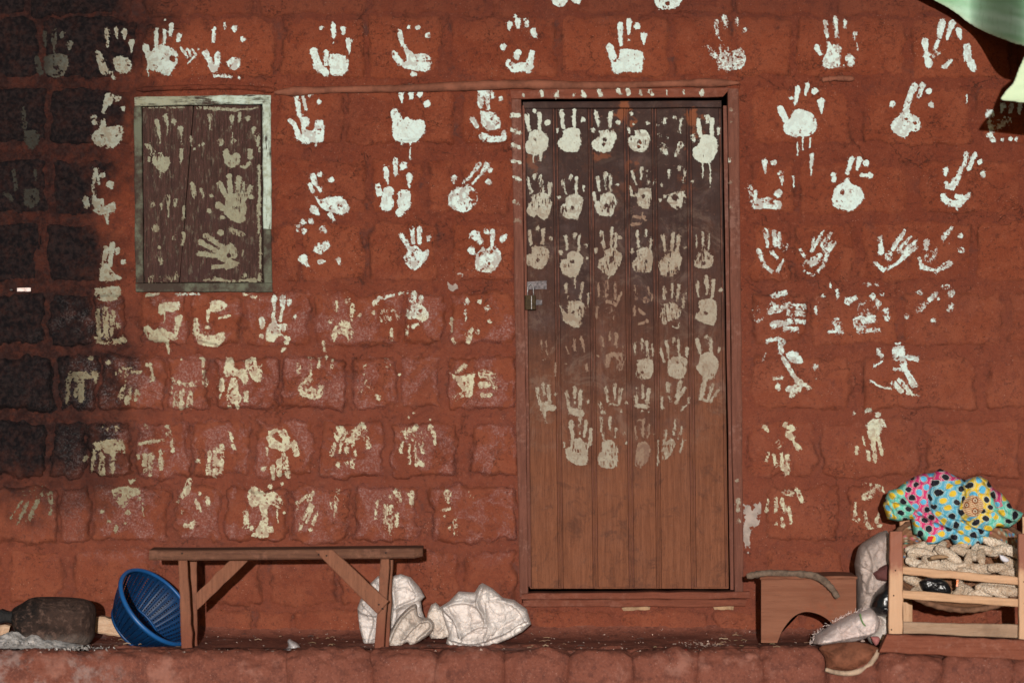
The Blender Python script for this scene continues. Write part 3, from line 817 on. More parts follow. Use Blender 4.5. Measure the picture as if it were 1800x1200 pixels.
# ------------------------------------------------------------------ door and its frame
def door_and_frame():
    # frame: two jambs, a head, a sill with a step, inner stops
    fr = board('door_frame', [(1270, 171), (899, 174), (897, 158), (1285, 154)], 0.012, -0.10, M['frame_h'], house, 14, 0.0012)
    board('jamb', [(899, 175), (917, 175), (929, 1048), (913, 1048)], 0.010, -0.10, M['frame'], fr, 16, 0.0012)
    board('jamb', [(1279, 156), (1299, 156), (1307, 1044), (1291, 1044)], 0.014, -0.10, M['frame'], fr, 16, 0.0012)
    board('stop', [(918, 186), (922, 186), (934, 1030), (929, 1030)], -0.012, -0.09, M['frame'], fr, 12, 0.0008, 0.001)
    board('stop', [(1271, 186), (1278, 186), (1290, 1036), (1284, 1036)], -0.034, -0.10, M['frame'], fr, 12, 0.0008, 0.001)
    board('sill', [(917, 1042), (1318, 1040), (1318, 1052), (916, 1053)], 0.035, -0.10, M['frame_h'], fr, 14, 0.0015)
    board('sill', [(919, 1053), (1312, 1053), (1310, 1066), (921, 1066)], 0.022, -0.10, M['frame_h'], fr, 14, 0.0015)
    # door leaf: a backing board, a top rail, six tongued boards with a bead on each edge
    leaf = board('door', [(921, 182), (1268, 182), (1281, 1034), (932, 1034)], -0.050, -0.066, M['door'], house, 6, 0.0, 0.001)
    board('top_rail', [(919, 179), (1268, 177), (1268, 189), (919, 191)], -0.022, -0.05, M['door'], leaf, 10, 0.0006)
    top = [(920, 974.5), (976.5, 1036.5), (1038.5, 1099.5), (1101.5, 1148.5), (1150.5, 1209.5), (1211.5, 1267)]
    bot = [(931, 985.0), (987.0, 1046.0), (1048.0, 1109.5), (1111.5, 1157.5), (1159.5, 1218.5), (1220.5, 1279)]
    for k in range(6):
        (a0, b0), (a1, b1) = top[k], bot[k]
        w = b0 - a0
        prof = [(0, -.008), (0.2, -.001), (1.6, 0.0012), (2.8, 0), (3.3, -.0035), (4.1, 0), (w * .35, 0.0006), (w * .65, 0.0006), (w - 4.1, 0), (w - 3.3, -.0035), (w - 2.8, 0), (w - 1.6, 0.0012), (w - .2, -.001), (w, -.008)]
        n = 40; vs = []; nn = len(prof); bead = []
        for i in range(n + 1):
            t = i / n; py = 191.5 + (1032.5 - 191.5) * t + (1.5 * math.sin(k * 2.1) if i == n else 0)
            for (u, h) in prof:
                px = (a0 + u) * (1 - t) + (a1 + u / w * (b1 - a1)) * t
                dd = -0.032 + h + 0.0012 * (float(vnoise(np.array(px / 40), np.array(py / 60), 70 + k)) - 0.5)
                vs.append(P(px, py, dd)); bead.append(1.0 if (1.0 < u < 2.9 or w - 2.9 < u < w - 1.0) else 0.0)
        fs = [(i * nn + j, i * nn + j + 1, (i + 1) * nn + j + 1, (i + 1) * nn + j) for i in range(n) for j in range(nn - 1)]
        # ends and back
        N = len(vs)
        for i in (0, n):
            base = len(vs)
            for (u, h) in prof:
                q = vs[i * nn + prof.index((u, h))]; vs.append((q[0], 0.048, q[2])); bead.append(0.0)
            for j in range(nn - 1):
                fs.append((i * nn + j, i * nn + j + 1, base + j + 1, base + j))
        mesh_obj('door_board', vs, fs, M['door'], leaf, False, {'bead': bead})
    return leaf
DOORLEAF = door_and_frame()

def hasp():
    o = board('hasp', [(926, 495), (961, 493), (961, 508), (927, 509)], -0.024, -0.030, M['rusty'], DOORLEAF, 6, 0.0004, 0.0008)
    board('staple', [(942, 527), (953, 527), (953, 536), (942, 536)], -0.020, -0.032, M['rusty'], DOORLEAF, 4, 0.0003, 0.001)
    pts = smooth_path([(944, 533), (949, 529), (954, 526)], 6)
    root = thing('padlock', 'small brass padlock with steel shackle hanging from the hasp on the plank door', 'padlock')
    board('lock_body', [(922.5, 519), (942, 519), (942, 544), (923, 544)], 0.012, -0.016, M['brass'], root, 6, 0.0001, 0.003)
    board('lock_seam', [(933.6, 520), (934.8, 520), (934.8, 543), (933.8, 543)], 0.0128, 0.010, M['steel'], root, 2, 0, 0.0001)
    path = smooth_path([(927.5, 521), (927.5, 508), (929, 501.5), (932.5, 499.5), (936, 501.5), (937.6, 508), (937.6, 521)], 26)
    tube('shackle', [P(a, b, -0.003) for a, b in path], [0.0019] * 26, M['steel'], root, 10)
    settle(root, P(932, 544, -0.003))
hasp()

# ------------------------------------------------------------------ window
def window():
    w = board('window', [(246, 180), (466, 180), (468, 502), (248, 502)], -0.040, -0.055, M['darkroom'], house, 4, 0, 0.001)
    board('window_frame', [(236, 170), (476, 167), (476, 182), (237, 187)], 0.016, -0.06, M['mint_h'], w, 12, 0.0012)
    board('window_frame', [(461, 182.5), (476, 182.3), (477, 403), (463, 402)], 0.015, -0.06, M['mint_v'], w, 12, 0.001)
    board('window_frame', [(463, 403), (477, 404), (478, 497), (464, 497)], 0.0145, -0.06, M['mint_worn_v'], w, 8, 0.001)
    board('window_frame', [(235, 187.5), (249, 187.3), (252, 497), (238, 497)], 0.014, -0.06, M['mint_worn_v'], w, 14, 0.001)
    board('window_frame', [(238, 497.5), (478, 497.5), (479, 513), (239, 513)], 0.018, -0.06, M['mint_worn_h'], w, 12, 0.001)
    board('shutter_board', [(250.5, 188), (340, 186), (315, 496), (253.5, 496)], -0.016, -0.036, M['shutter'], w, 12, 0.0008, 0.0015)
    board('shutter_board', [(341.5, 186), (458.5, 184), (460.5, 496), (316.5, 496)], -0.0145, -0.036, M['shutter'], w, 12, 0.0008, 0.0015)
    return w
WINDOW = window()

# ------------------------------------------------------------------ painted handprints
TILE = {'A': (0, 0, 3), 'B': (600, 0, 3), 'C': (1200, 0, 3), 'D': (0, 400, 3), 'E': (600, 400, 3), 'F': (1200, 400, 3), 'G': (0, 800, 3), 'H': (600, 800, 3), 'I': (1200, 800, 3),
        'J': (890, 140, 4.2857), 'K': (890, 390, 4.2857), 'L': (890, 640, 4.2857), 'M': (220, 140, 6.314), 'N': (220, 330, 6.314)}

def print_mesh(line, idx):
    """one handprint: a thin skin of paint following the wall; strokes are capsules, palms polygons, ! holes, ~ worn capsules"""
    head, body = line.split('|')
    hd = head.split(); tile = hd[0]; wear = float(hd[1]); opts = hd[2:]
    ox, oy, sc = TILE[tile]
    toks = body.split('/')
    caps, polys, holes = [], [], []
    for t in toks:
        t = t.strip()
        if not t: continue
        if ';' in t:
            polys.append([(ox + float(p.split(',')[0]) / sc, oy + float(p.split(',')[1]) / sc) for p in t.split(';') if p.strip()])
            continue
        hole = t[0] == '!'; worn = t[0] == '~'
        t = t.lstrip('!~')
        ps = [tuple(float(v) for v in q.split(',')) for q in t.split('>')]
        if len(ps) == 1: ps = ps * 2
        if any(len(q) < 3 for q in ps): ps = [q if len(q) == 3 else (*q, ps[0][2] if len(ps[0]) == 3 else 10) for q in ps]
        q = (ox + ps[0][0] / sc, oy + ps[0][1] / sc, ps[0][2] / sc, ox + ps[1][0] / sc, oy + ps[1][1] / sc, ps[1][2] / sc, worn)
        (holes if hole else caps).append(q)
    xs = [v for c in caps for v in (c[0] - c[2], c[0] + c[2], c[3] - c[5], c[3] + c[5])] + [p[0] for pl in polys for p in pl]
    ys = [v for c in caps for v in (c[1] - c[2], c[1] + c[2], c[4] - c[5], c[4] + c[5])] + [p[1] for pl in polys for p in pl]
    st = 0.8
    gx_ = np.arange(min(xs) - 4, max(xs) + 5, st); gy_ = np.arange(min(ys) - 4, max(ys) + 5, st)
    X, Y = np.meshgrid(gx_, gy_, indexing='ij')
    # wander of the outlines
    WX = X + 1.9 * (fbm(X / 7, Y / 7, 80 + idx, 4) - 0.5) * 2; WY = Y + 1.9 * (fbm(X / 7, Y / 7, 180 + idx, 4) - 0.5) * 2
    WX = WX + 2.0 * (fbm(X / 2.2, Y / 2.2, 680 + idx, 2) - 0.5); WY = WY + 2.0 * (fbm(X / 2.2, Y / 2.2, 780 + idx, 2) - 0.5)
    def cap(c):
        x0, y0, r0, x1, y1, r1 = c[:6]
        dx, dy = x1 - x0, y1 - y0; L2 = dx * dx + dy * dy
        t = np.clip(((WX - x0) * dx + (WY - y0) * dy) / L2, 0, 1) if L2 > 1e-9 else 0
        return (r0 + (r1 - r0) * t) - np.hypot(WX - x0 - t * dx, WY - y0 - t * dy)
    f = np.full(X.shape, -9.0); wn_ = np.zeros_like(X)
    for c in caps:
        v = cap(c); wn_ = np.where((v > f) & (v > -2), 1.0 if c[6] else 0.0, wn_); f = np.maximum(f, v)
    for pl in polys:
        q = smooth_path(pl + [pl[0]], len(pl) * 5)[:-1]
        v = poly_sd(WX, WY, q)[0]; wn_ = np.where(v > f, 0, wn_); f = np.maximum(f, v)
    for c in holes: f = np.minimum(f, -cap(c))
    low = sstep(500, 640, np.full_like(Y, Y.mean())) if tile not in 'JKLMN' else 0.0
    w = np.clip(wear + 0.34 * wn_ + (0.12 if X.mean() < 1000 else 0.34 if 495 < Y.mean() < 600 else 0.02) * low, 0, 0.9)
    if tile in 'JKLMN':
        nz = 0.55 * fbm(X / 1.5, Y / 7, 300 + idx, 3) + 0.45 * fbm(X / 14, Y / 16, 400 + idx, 3)
    else:
        nz = 0.36 * fbm(X / 2.2, Y / 2.4, 300 + idx, 2) + 0.34 * fbm(X / 5.0, Y / 6.0, 350 + idx, 2) + 0.30 * fbm(X / 13, Y / 13, 400 + idx, 3)
    thr = 0.325 + 0.37 * w                       # paint missing where the noise is low
    edge = f / 2.2
    m = (np.minimum(edge, 1.2) + (nz - thr) * 7.0) > 0.0
    m &= f > -0.5
    m = (f > -0.3) & ((np.minimum(edge, 1.2) + (nz - thr + 0.02) * 7.0) > 0.0) & (nz > thr - 0.075)
    thin = np.clip(1 - (nz - thr + 0.035) / (0.05 + 0.12 * w), 0, 1.0)
    # fine splatter round strong prints
    if 'sp' in opts:
        m |= (fbm(X / 1.8, Y / 1.8, 500 + idx, 2) > 0.80) & (f > -5)
    # dry fringe round the strokes, skin creases and uneven thickness inside them
    fr = (f > -2.6) & (f <= 0.2) & (fbm(X / 1.9, Y / 1.9, 600 + idx, 2) > 0.60 + 0.05 * np.clip(-f, 0, 3))
    thin = np.where(fr & ~m, 0.75, thin); m |= fr
    cr_ = np.abs(fbm(X / 8, Y / 8, 640 + idx, 3) - 0.5) < 0.012
    thin = np.maximum(thin, np.where(cr_, np.clip(0.2 + 2.2 * w, 0, 0.7), 0))
    thin = np.maximum(thin, np.clip(0.08 + 2.6 * w, 0, 0.65) * sstep(0.50, 0.36, fbm(X / 6, Y / 7, 660 + idx, 3)))
    k = m[:-1, :-1] & m[1:, 1:]
    if k.sum() < 3: return
    on_door, on_win = tile in 'JKL', tile in 'MN'
    if on_door or on_win:
        base = -0.0312 if on_door else -0.0142
        if 'jamb' in opts: base = 0.0128 if 'head' in opts else 0.0115
        if 'rj' in opts: base = 0.0152
        hh = np.full(X.shape, base + 0.0006 + 0.00025 * (idx % 7))
        if on_door and 'jamb' not in opts and 'rj' not in opts: hh = hh + 0.0022
        s = (D - hh) / F
        V = np.stack([(X - 900) * s, -hh, ZC - (Y - 600) * s], -1).reshape(-1, 3)
        par = DOORLEAF if on_door else WINDOW
        if 'jamb' in opts or 'rj' in opts: par = FRAME
        mat = M['paint_win'] if on_win else M['paint_door']
        if 'fa' in opts: mat = M['paint_faint']
    else:
        V = lat_verts(X, Y, wall_h(X, Y) + 0.0016 + 0.00025 * (idx % 5))
        par, mat = house, M['paint']
    fc = grid_faces(len(gx_), len(gy_), k)
    V, fc, tn = compact(V, fc, thin.ravel())
    nm = 'paint_dab' if 'dab' in opts else 'handprint'
    o = mesh_obj(nm, V, fc, mat, par, True, {'thin': tn})
FRAME = [o for o in house.children if o.name.startswith('door_frame')][0]
PRINTS = """
A .32 |235,175,12>238,240,10/285,160,14>285,230,13/285,230,8>285,275,4/328,178,13>330,195,8/368,230,15>368,262,4/195,310,15>215,385,14/235,295;300,285;355,300;355,360;320,405;260,400;235,370
A .22 |562,165,12>568,245,6/613,158,13>618,200,4/657,168,15>657,210,3/694,220,15>697,275,3/520,285,16>550,375,22/600,305;640,300;690,325;690,370;660,388;620,375;600,340/585,385,12>600,415,5
A .12 |825,155,11>825,245,10/868,165,10>867,230,7/905,135,14>900,185,8/943,190,13>940,215,10/768,250,16>790,310,16/815,245;860,238;920,265;940,300;925,350;890,400;850,385;800,370;775,330/!910,310,18/780,350,6>782,400,3/870,105,6
A .30 |955,255,8>990,300,7/990,260,6>1005,295,5/1015,265,6>1035,290,6/1035,290,6>995,330,5/1048,265,6
A .20 |1130,150,9>1125,225,9/1183,125,7>1185,150,5/1238,150,15>1236,165,8/1282,205,15/1085,285,18>1110,325,14/1110,345,16>1130,370,16/1130,370,16>1148,330,14/1148,330,14>1145,285,12/1235,337,34/1130,402,6>1215,405,7/1265,410,7
A .10 |1695,150,10/1757,135,14>1760,195,9/1760,225,6/1810,155,14>1812,180,8/1840,215,16>1842,285,3/1653,270,18>1680,345,18/1720,275,12>1720,340,12/1740,285;1800,290;1840,320;1830,370;1800,400;1750,395;1735,340/1670,350,22>1720,385,18
B .15 |355,145,10/405,147,14/457,187,14/308,170,12>322,235,9/335,245,8>350,280,10/278,285,14>310,335,16/340,265;370,275;390,290;440,285;470,310;468,360;440,378;380,370;330,360;310,335;345,320/380,390,14>395,392,8
B .10 |886,130,15>886,150,10/928,110,15>935,150,8/918,85,8/972,112,15>978,135,10/1013,165,16>1020,190,12/855,248,17/885,335,20>910,360,22/910,360,22>990,350,22/990,350,20>1005,280,14/930,285,22>925,305,12/985,375,12
B .04 |1470,130,14>1472,240,9/1517,115,15>1517,175,8/1517,210,5/1561,140,18/1594,190,17>1596,235,3/1415,250,18>1440,320,18/1470,265;1510,258;1570,270;1590,290;1588,350;1575,380;1500,378;1450,388;1425,360;1430,320;1460,310
C .45 |175,115,12>182,180,8/190,200,5>193,205,4/222,95,14>227,145,9/285,105,10>287,130,7/326,160,12/130,245,8>175,300,12/180,340;205,260;240,250;255,300;260,370;200,370/265,270;300,258;328,275;328,340;300,368;268,360/203,225,6>203,260,8
C .28 |752,115,11>762,195,8/805,100,13>812,195,7/858,115,13>855,145,8/909,180,13>908,200,6/705,250,14>728,285,9/770,225,8>780,260,12/740,310;770,250;800,240;835,250;830,290;820,355;760,358;738,340/882,310,24>885,330,20/850,350,6/921,220,2>921,260,2
C .15 |1368,120,18>1355,190,14/1345,215,9>1335,255,10/1420,125,18>1395,205,7/1455,165,18>1465,210,5/1278,220,19>1285,280,8/1290,295,22>1300,340,20/~1290,300,20>1340,280,18/1380,355,12>1415,320,8/1520,330,20>1535,365,16/1485,270,4>1485,325,3/1500,250,20>1510,320,16
B .10 |1115,-40;1195,-40;1190,10;1160,40;1115,15/1210,-40;1265,-40;1265,10;1240,20;1215,5
B .12 |1650,-40;1790,-40;1785,25;1750,45;1690,50;1655,20/!1720,20,12
A .22 |575,510,20>545,590,9/590,515,18>580,550,8/625,520,15/650,573,12/495,625,18>500,650,12/548,630,10>545,680,20/485,710;520,680;560,670;600,665;645,670;645,720;620,760;590,780;520,770;490,745
A .16 |1565,510,10>1578,610,11/1595,500,9>1612,575,8/1640,500,14>1637,515,8/1684,540,13/1530,635,12>1550,655,12/1555,665,10>1575,720,18/1580,620;1620,620;1635,650;1610,680;1650,690;1670,640;1700,635;1710,690;1700,750;1650,750;1610,765;1575,730;1590,680/1668,755,4>1668,772,2
B .03 |316,490,14>318,540,6/368,460,12>370,510,14/415,495,17/452,548,19/280,595,20>300,650,28/270,620;310,640;345,617;375,635;435,640;440,690;410,740;370,750;300,745;270,700/315,745,5>316,765,3/363,745,5>363,765,4/363,780,3>364,835,3
B .24 |735,485,14>735,560,14/762,475,16>775,575,8/793,475,12>798,515,8/838,523,12/690,630,12>715,665,14/730,585;760,590;800,600;830,620;840,670;790,690;745,660/745,720,20>790,735,16/790,735,16>850,735,14/858,700,12>856,730,14
C .05 |606,465,14>595,545,8/570,518,9/658,450,12>648,500,6/695,480,17/730,535,18>733,600,3/515,575,18>540,630,16/575,600;600,577;670,595;705,640;700,690;660,718;580,718;540,700;530,660;560,635/632,720,4>632,790,3/605,750,3>605,820,3/672,730,4>670,780,4
C .14 |1105,550,17/1222,455,18>1200,500,16/1200,500,14>1180,560,16/1265,450,16>1245,510,8/1298,482,17/1311,553,15/1110,640;1150,600;1170,560;1195,560;1200,600;1240,620;1255,650;1240,690;1200,695;1175,725;1120,705;1098,670/!1180,630,9/!1225,650,11
C .30 |1690,560,16>1680,590,8/1735,560,14>1725,590,8/1780,545,12>1775,600,6/1620,600,24/1620,640,10>1630,690,14/1620,720,20>1640,740,12/~1660,660,24>1710,640,26/1690,738,9/1730,732,10/1760,735,9
A .30 |125,570,8>130,670,14/130,690;190,690;210,740;170,790;130,750
A .30 |75,900,10>85,1000,10/185,900,8>190,950,6/130,1000;200,1000;205,1060;170,1100;130,1070/30,1020,14>60,1050,10
A .24 |505,900,14>490,1000,6/520,930,8>525,975,4/542,925,16/580,975,22>590,990,8/452,1055,18>460,1085,14/492,1010,6>500,1070,14/500,1050;545,1050;555,1085;600,1065;612,1100;590,1125;530,1130;495,1110/560,1130,10>570,1180,5
A .20 |1650,930,18>1660,960,14/1690,920,14/1750,950,16/1635,970,10>1650,1010,10/1665,970,8>1695,1010,6/1655,1105,22>1670,1120,14/1660,1035;1690,1050;1740,1040;1800,1040;1840,1090;1830,1120;1790,1130;1730,1110;1690,1090/1740,1130,14>1760,1160,8
B .10 |235,885,10>238,930,14/243,945,8>245,970,6/286,845,14>287,920,8/328,875,18>320,890,10/358,930,18>360,990,3/193,980,13>200,1020,16/250,1010,28>240,1080,34/330,1035,36>330,1080,32/310,1120,22/!285,1040,18
B .30 |595,940,16>590,960,10/725,870,14>690,915,8/690,915,8>650,965,12/765,870,16>735,925,6/730,925,5>690,970,4/785,900,14/775,960,14/655,970,14>660,990,10/565,1040;590,1000;650,985;690,990;715,1030;710,1080;670,1115;620,1115;570,1085/!690,1030,22
C .22 |432,855,16>436,915,3/480,857,16/518,915,16>526,975,3/505,1020,22/~355,990,10>370,1060,14/385,1010,10>380,1060,12/390,1080,24>450,1070,30/450,1070,30>500,1080,24/580,930,5>588,985,4
C .06 |890,840,14>870,910,10/930,840,16>920,890,8/967,860,16/988,925,16/940,923,8>970,925,8/793,920,12/797,948,14/800,990;850,960;870,938;890,975;925,985;953,1030;930,1080;885,1110;800,1090;790,1040/!840,1015,11
C .16 |1495,810,10>1485,870,12/1540,815,12>1510,890,10/1568,855,14/1583,922,15/1385,895,13>1387,920,10/1470,885,9>1450,940,15/1450,940,16>1420,985,20/1420,985,20>1395,985,14/1388,965,9/1373,1030,12>1378,1050,14/1378,1050,14>1405,1074,16/1405,1070,17>1455,1075,19/1455,1072,19>1495,1040,14/1495,1040,14>1512,1022,8/1440,1035,10>1470,1040,14/1445,1090,6>1447,1105,3
C .15 dab|680,820,10>675,925,3/1498,500,3>1498,540,3
D .30 |1575,0,18/1605,20,16/1700,5,16>1715,20,8/1600,165,24>1625,205,4/1690,110,30>1720,95,20/1690,180,14>1710,180,6/1600,-30,14/1640,-35,14/~1785,165,12>1790,190,8
E .26 |317,40,12>335,75,10/375,10,10>380,80,10/412,5,12>412,80,10/462,50,10>462,65,8/325,70;345,60;365,100;400,100;430,130;460,115;460,150;430,190;385,225;345,195;330,150;350,130
E .26 |705,40,28>735,80,12/765,20,14/797,20,12>797,90,12/850,60,18>865,45,10/685,122,18>695,135,12/715,140;745,100;770,110;800,95;835,125;835,180;800,230;740,232;705,205/!792,125,10
D .22 |562,105,12>545,200,10/593,90,16>580,200,12/622,120,14>620,135,10/650,180,15/545,210;570,190;600,240;640,270;530,280/545,200,8>535,270,12
D .24 |500,320;560,315;630,315;630,360;600,388;540,385;500,360
D .32 |518,440,12>522,560,12/558,430,14>560,570,14/595,455,16>590,560,10/626,515,14/500,575;560,560;600,590;655,575;660,610;520,610
F .36 |440,20,14>445,100,8/480,20,10>490,90,14/510,30,8>510,100,8/545,95,14>540,120,10/400,120,10>430,200,8/430,200,8>470,230,8/500,230,10>530,170,6/470,130,10>500,160,6
F .30 |740,20,6>690,110,8/745,90,20>780,30,6/760,110,26>800,80,8/690,60,6>680,120,10/620,115,6>640,150,6/695,175,22>720,150,16/640,230,6>690,255,6/690,255,6>740,200,8/740,200,8>760,140,14/~660,190,24
F .22 |1040,50,8>1045,130,14/1170,20,8>1110,110,12/1200,50,8>1140,120,12/1230,70,8>1160,130,12/1230,105,10>1170,150,12/1015,185,8>1060,225,10/1060,225,8>1130,190,8/1130,190,8>1170,150,14/~1090,150,26
F .28 |1285,75,16>1285,110,12/1415,5,10>1375,55,14/1463,45,14/1467,118,16/1405,88,4/1250,160,8>1260,210,10/1260,210,10>1340,230,8/1340,230,10>1405,190,16/~1300,160,24>1340,120,12
D .12 |840,400;940,390;950,420;920,445;880,440;850,460;835,430/870,450,4>870,500,3/945,480,18>930,560,10/950,480,14>955,470,10/780,540,22>805,580,20/800,550;850,530;930,570;935,590;850,605;800,595/885,610,8>890,660,6
D .16 |1110,390;1160,385;1200,410;1160,440;1110,440/1100,440,10>1095,500,5/1035,490,14>1035,560,14/1092,525,12/1030,560;1080,550;1120,570;1180,550;1180,600;1130,630;1050,610/1160,475,8>1210,465,6
D .16 |1448,370,14>1445,430,8/1442,450,8>1442,490,8/1493,370,16>1490,430,8/1485,440,6>1480,490,10/1527,390,14>1522,410,8/1555,465,10/1380,490,16>1385,520,14/1420,510;1450,490;1470,510;1510,505;1510,540;1480,560;1530,575;1525,600;1480,570;1440,605;1405,590;1400,560/1380,570,12/1495,640,10>1490,650,6/1510,605,14
E .34 |-23,390,8>-22,440,6/-57,480,12>-55,500,8/35,385,14/60,410,12>55,480,8/100,460,10/-50,560;-30,520;20,490;60,520;65,560;40,600;20,570;-10,560;-40,600
E .30 |175,400,14>200,370,10/200,370,8>270,360,10/170,450,10/~240,460,36>290,460,28/215,490,8/265,540,10>265,590,8/310,350,8>330,340,4
E .24 |385,350,16>375,385,16/420,370,14>415,400,10/350,345,6/345,430;390,400;440,420;465,470;430,495;400,480;350,475/380,520,14>400,510,8/350,520,8>345,560,8
E .34 |665,385,12>655,440,5/655,440,4>655,490,3/730,390,12/770,425,16/783,495,12/720,550,12/580,480,8>585,560,8/590,590,10>600,605,8/660,560,10>690,540,12/670,600,14>680,560,12
F .36 |480,360,14>540,345,14/540,370,8/~380,430,18>400,480,20/460,440,20>560,410,20/560,420,16>640,420,16/560,450,14>640,455,14/560,490,12>640,495,12/480,510,20>560,500,14/540,535,14>600,535,14/470,400,10>500,430,10
F .32 |780,300,8>780,310,6/815,330,6>815,370,5/740,360,10/700,420,8>705,450,6/870,390,18>910,370,14/~960,300,8>1030,300,6/1050,350,12/~960,430,40>1000,400,20/930,500,34>1000,480,20/930,540,16>1030,540,10/815,500,26>820,530,18/1070,440,18>1075,480,12/770,550,8>850,550,6/1000,360,14>1040,420,14
F .32 |1250,345,14/1300,380,10>1340,345,10/1415,345,20/1380,310,14>1400,310,10/1405,425,16>1415,410,10/1180,470,14/1320,490,12/~1250,430,18>1280,400,12/1350,375,8
D .28 |365,760;500,755;510,790;430,800;370,790/365,800,14>355,920,10/430,790,16>430,910,14/405,800,10>400,890,10/505,770,10>505,820,5
D .30 |610,770,6>650,745,12/650,745,10>690,750,14/700,760,10>740,760,8/780,720,10>800,720,8/800,720,8>805,790,8/805,800,14>800,810,10/650,850,10>640,890,16/685,850,14>670,920,16/728,860,10>715,905,12/665,810,4>660,850,4/480,690,14/575,710,12/~660,770,26
D .30 |910,790,6>920,820,10/925,810,10>990,830,10/990,830,10>1030,820,12/1060,690,10>1075,700,8/1075,700,6>1075,780,8/1075,780,8>1085,830,12/930,870,10>925,940,14/960,860,12>960,945,16/1005,875,14>1000,935,16/905,830,8>905,870,6/955,695,6
D .08 |1195,685;1230,690;1240,740;1300,745;1290,700;1345,685;1360,730;1385,760;1380,800;1355,815;1330,790;1310,750;1310,800;1290,830;1275,800;1240,780;1200,790;1185,760/1170,810,14>1170,850,16/1165,880,6>1160,895,4/1235,810,20>1230,890,36/1225,890,28>1250,900,28/1300,870,14>1300,910,12/1210,940,10/1250,930,10>1255,950,8/1370,735,3>1385,720,2
D .32 |1575,720,12>1575,760,12/1635,690,10>1640,690,8/1640,720,6>1640,780,6/1685,690,6>1680,735,7/1722,685,9/1755,700,8>1750,740,6/1575,840;1610,790;1640,780;1650,840;1680,850;1690,820;1710,840;1700,890;1660,905;1600,890;1575,865/!1665,825,12/1705,605,10>1715,650,5
E .36 |122,730,10/122,762,12/235,695,8>248,725,14/305,775,8/~100,850,18>140,850,22/190,890,14>200,900,12/165,860,8/~130,810,12
E .20 |575,770;620,780;700,765;700,800;690,880;660,890;620,830;600,800/610,760,12>650,730,14/740,770,20>810,780,14/740,830,20>810,820,10/780,790,12>810,850,8/~600,900,14>640,880,14/750,880,18>790,880,8
F .22 |440,600,10>500,585,10/500,585,12>530,605,12/515,620,14>520,660,12/540,665;580,650;630,690;630,715;590,715;560,700/530,690,10>590,790,12/590,790,12>620,820,16/555,850,14>600,850,26/575,880,14/480,800,8>520,790,8/500,840,16>505,850,10/665,845,12/620,830,12>650,830,10/~700,735,16/~420,700,6>440,660,5/700,800,5
F .16 |1105,630;1160,625;1170,670;1150,690;1120,700;1105,665/1125,612,6>1145,612,6/1160,690,14>1165,740,20/1185,685,14>1235,695,14/1180,760,14>1215,830,14/1140,800,12>1200,870,10/1110,820,14>1150,860,12/1200,780,10>1230,830,10/1115,745,8>1160,745,8/~1035,650,14>1050,680,10/1000,735,5>1050,705,5/985,805,4>1040,840,5/1040,840,4>1100,850,4/1180,875,6>1250,885,2
D .32 |~560,1050,18>610,1060,20/495,1130;560,1120;620,1120;640,1170;600,1190;520,1180/500,1180,10>490,1280,10/540,1180,14>540,1290,16/595,1170,16>595,1290,12/640,1130,16>660,1180,6/455,1210,12>450,1225,8
D .32 |770,1040,6>780,1050,5/880,1060,20>890,1090,14/740,1140,8>790,1130,10/790,1130,10>860,1120,8/905,1110,6>910,1160,8/905,1170,12>915,1180,8/765,1200,14>765,1280,12/800,1200,16>795,1300,10/850,1180,12>850,1270,12/730,1200,10>730,1215,8
D .28 |1215,1080,8>1225,1120,8/1230,1150,12>1240,1165,8/1110,1180,10>1100,1290,14/1140,1170,14>1135,1300,16/1170,1150,14>1165,1280,14/1045,1230,14>1050,1240,8
D .18 |1430,1080,14>1460,1070,10/1420,1110,16>1440,1140,22/1440,1140,22>1500,1160,20/1490,1080,20>1510,1110,18/1510,1110,18>1510,1150,22/1550,1140,16>1565,1190,18/1500,1200,16>1520,1310,12/1410,1160,6>1410,1200,4/1440,1260,14>1440,1320,10/1475,1230,16>1475,1300,14/1390,1270,14
D .28 |1770,1060;1822,1060;1825,1100;1790,1130;1765,1110/1795,1065,22>1800,1110,14/1880,1090,30>1910,1040,14/1910,1040,14>1940,1130,12/1940,1130,12>1945,1160,10/1830,1130,14>1860,1110,20/1765,1140,8>1755,1190,12/1800,1140,8>1795,1180,8/1830,1165,12>1830,1185,10/1860,1140,10>1855,1150,6/1875,1180,8>1878,1200,6/1780,1240,12>1785,1260,8/1830,1240,10/1860,1230,12>1860,1260,8/1745,1190,12
E .30 |325,1080,14>345,1100,12/350,1070,14>390,1050,16/~400,1100,34>440,1090,20/470,1050,14>490,1090,10/490,1100,8>495,1140,6/420,1140,14>430,1185,8/325,1130,5>315,1180,10/360,1140,5>360,1240,6/390,1150,4>395,1250,8/400,1230,14>430,1250,10/350,1000,6/380,975,6/465,1010,6
F .28 |430,1050,12>450,1070,6/540,1040,14>580,1060,14/560,1090,20>580,1110,12/580,1120,4>610,1160,14/480,1200,10>490,1250,10/520,1190,8>530,1270,14/550,1200,10>550,1290,16/620,1170,6/450,1190,8>440,1230,5/~510,1140,20
F .14 |975,965,12>985,960,10/1030,985,14/905,980,6/970,1040;1000,1010;1050,1010;1075,1050;1050,1060;1030,1110;1000,1130;975,1090/1000,1120,12>1010,1190,10/1030,1110,10>1050,1190,10/950,1100,4>960,1150,4/920,1160,10>915,1190,8/975,1180,10>980,1220,10/1010,1200,14>1015,1230,8
G .34 |~130,200,8>230,170,14/270,200,14>270,310,8/200,240,14>150,350,8/150,250,10>95,350,8/120,240,6>60,330,5/~215,190,30
G .26 |590,180;640,165;720,170;740,200;690,220;660,270;630,260;600,210/740,230,12>750,265,8/755,280,3>760,320,2/675,300,14/540,295,12/575,350,12/615,380,14>610,400,6/665,355,8/690,135,12>710,130,6
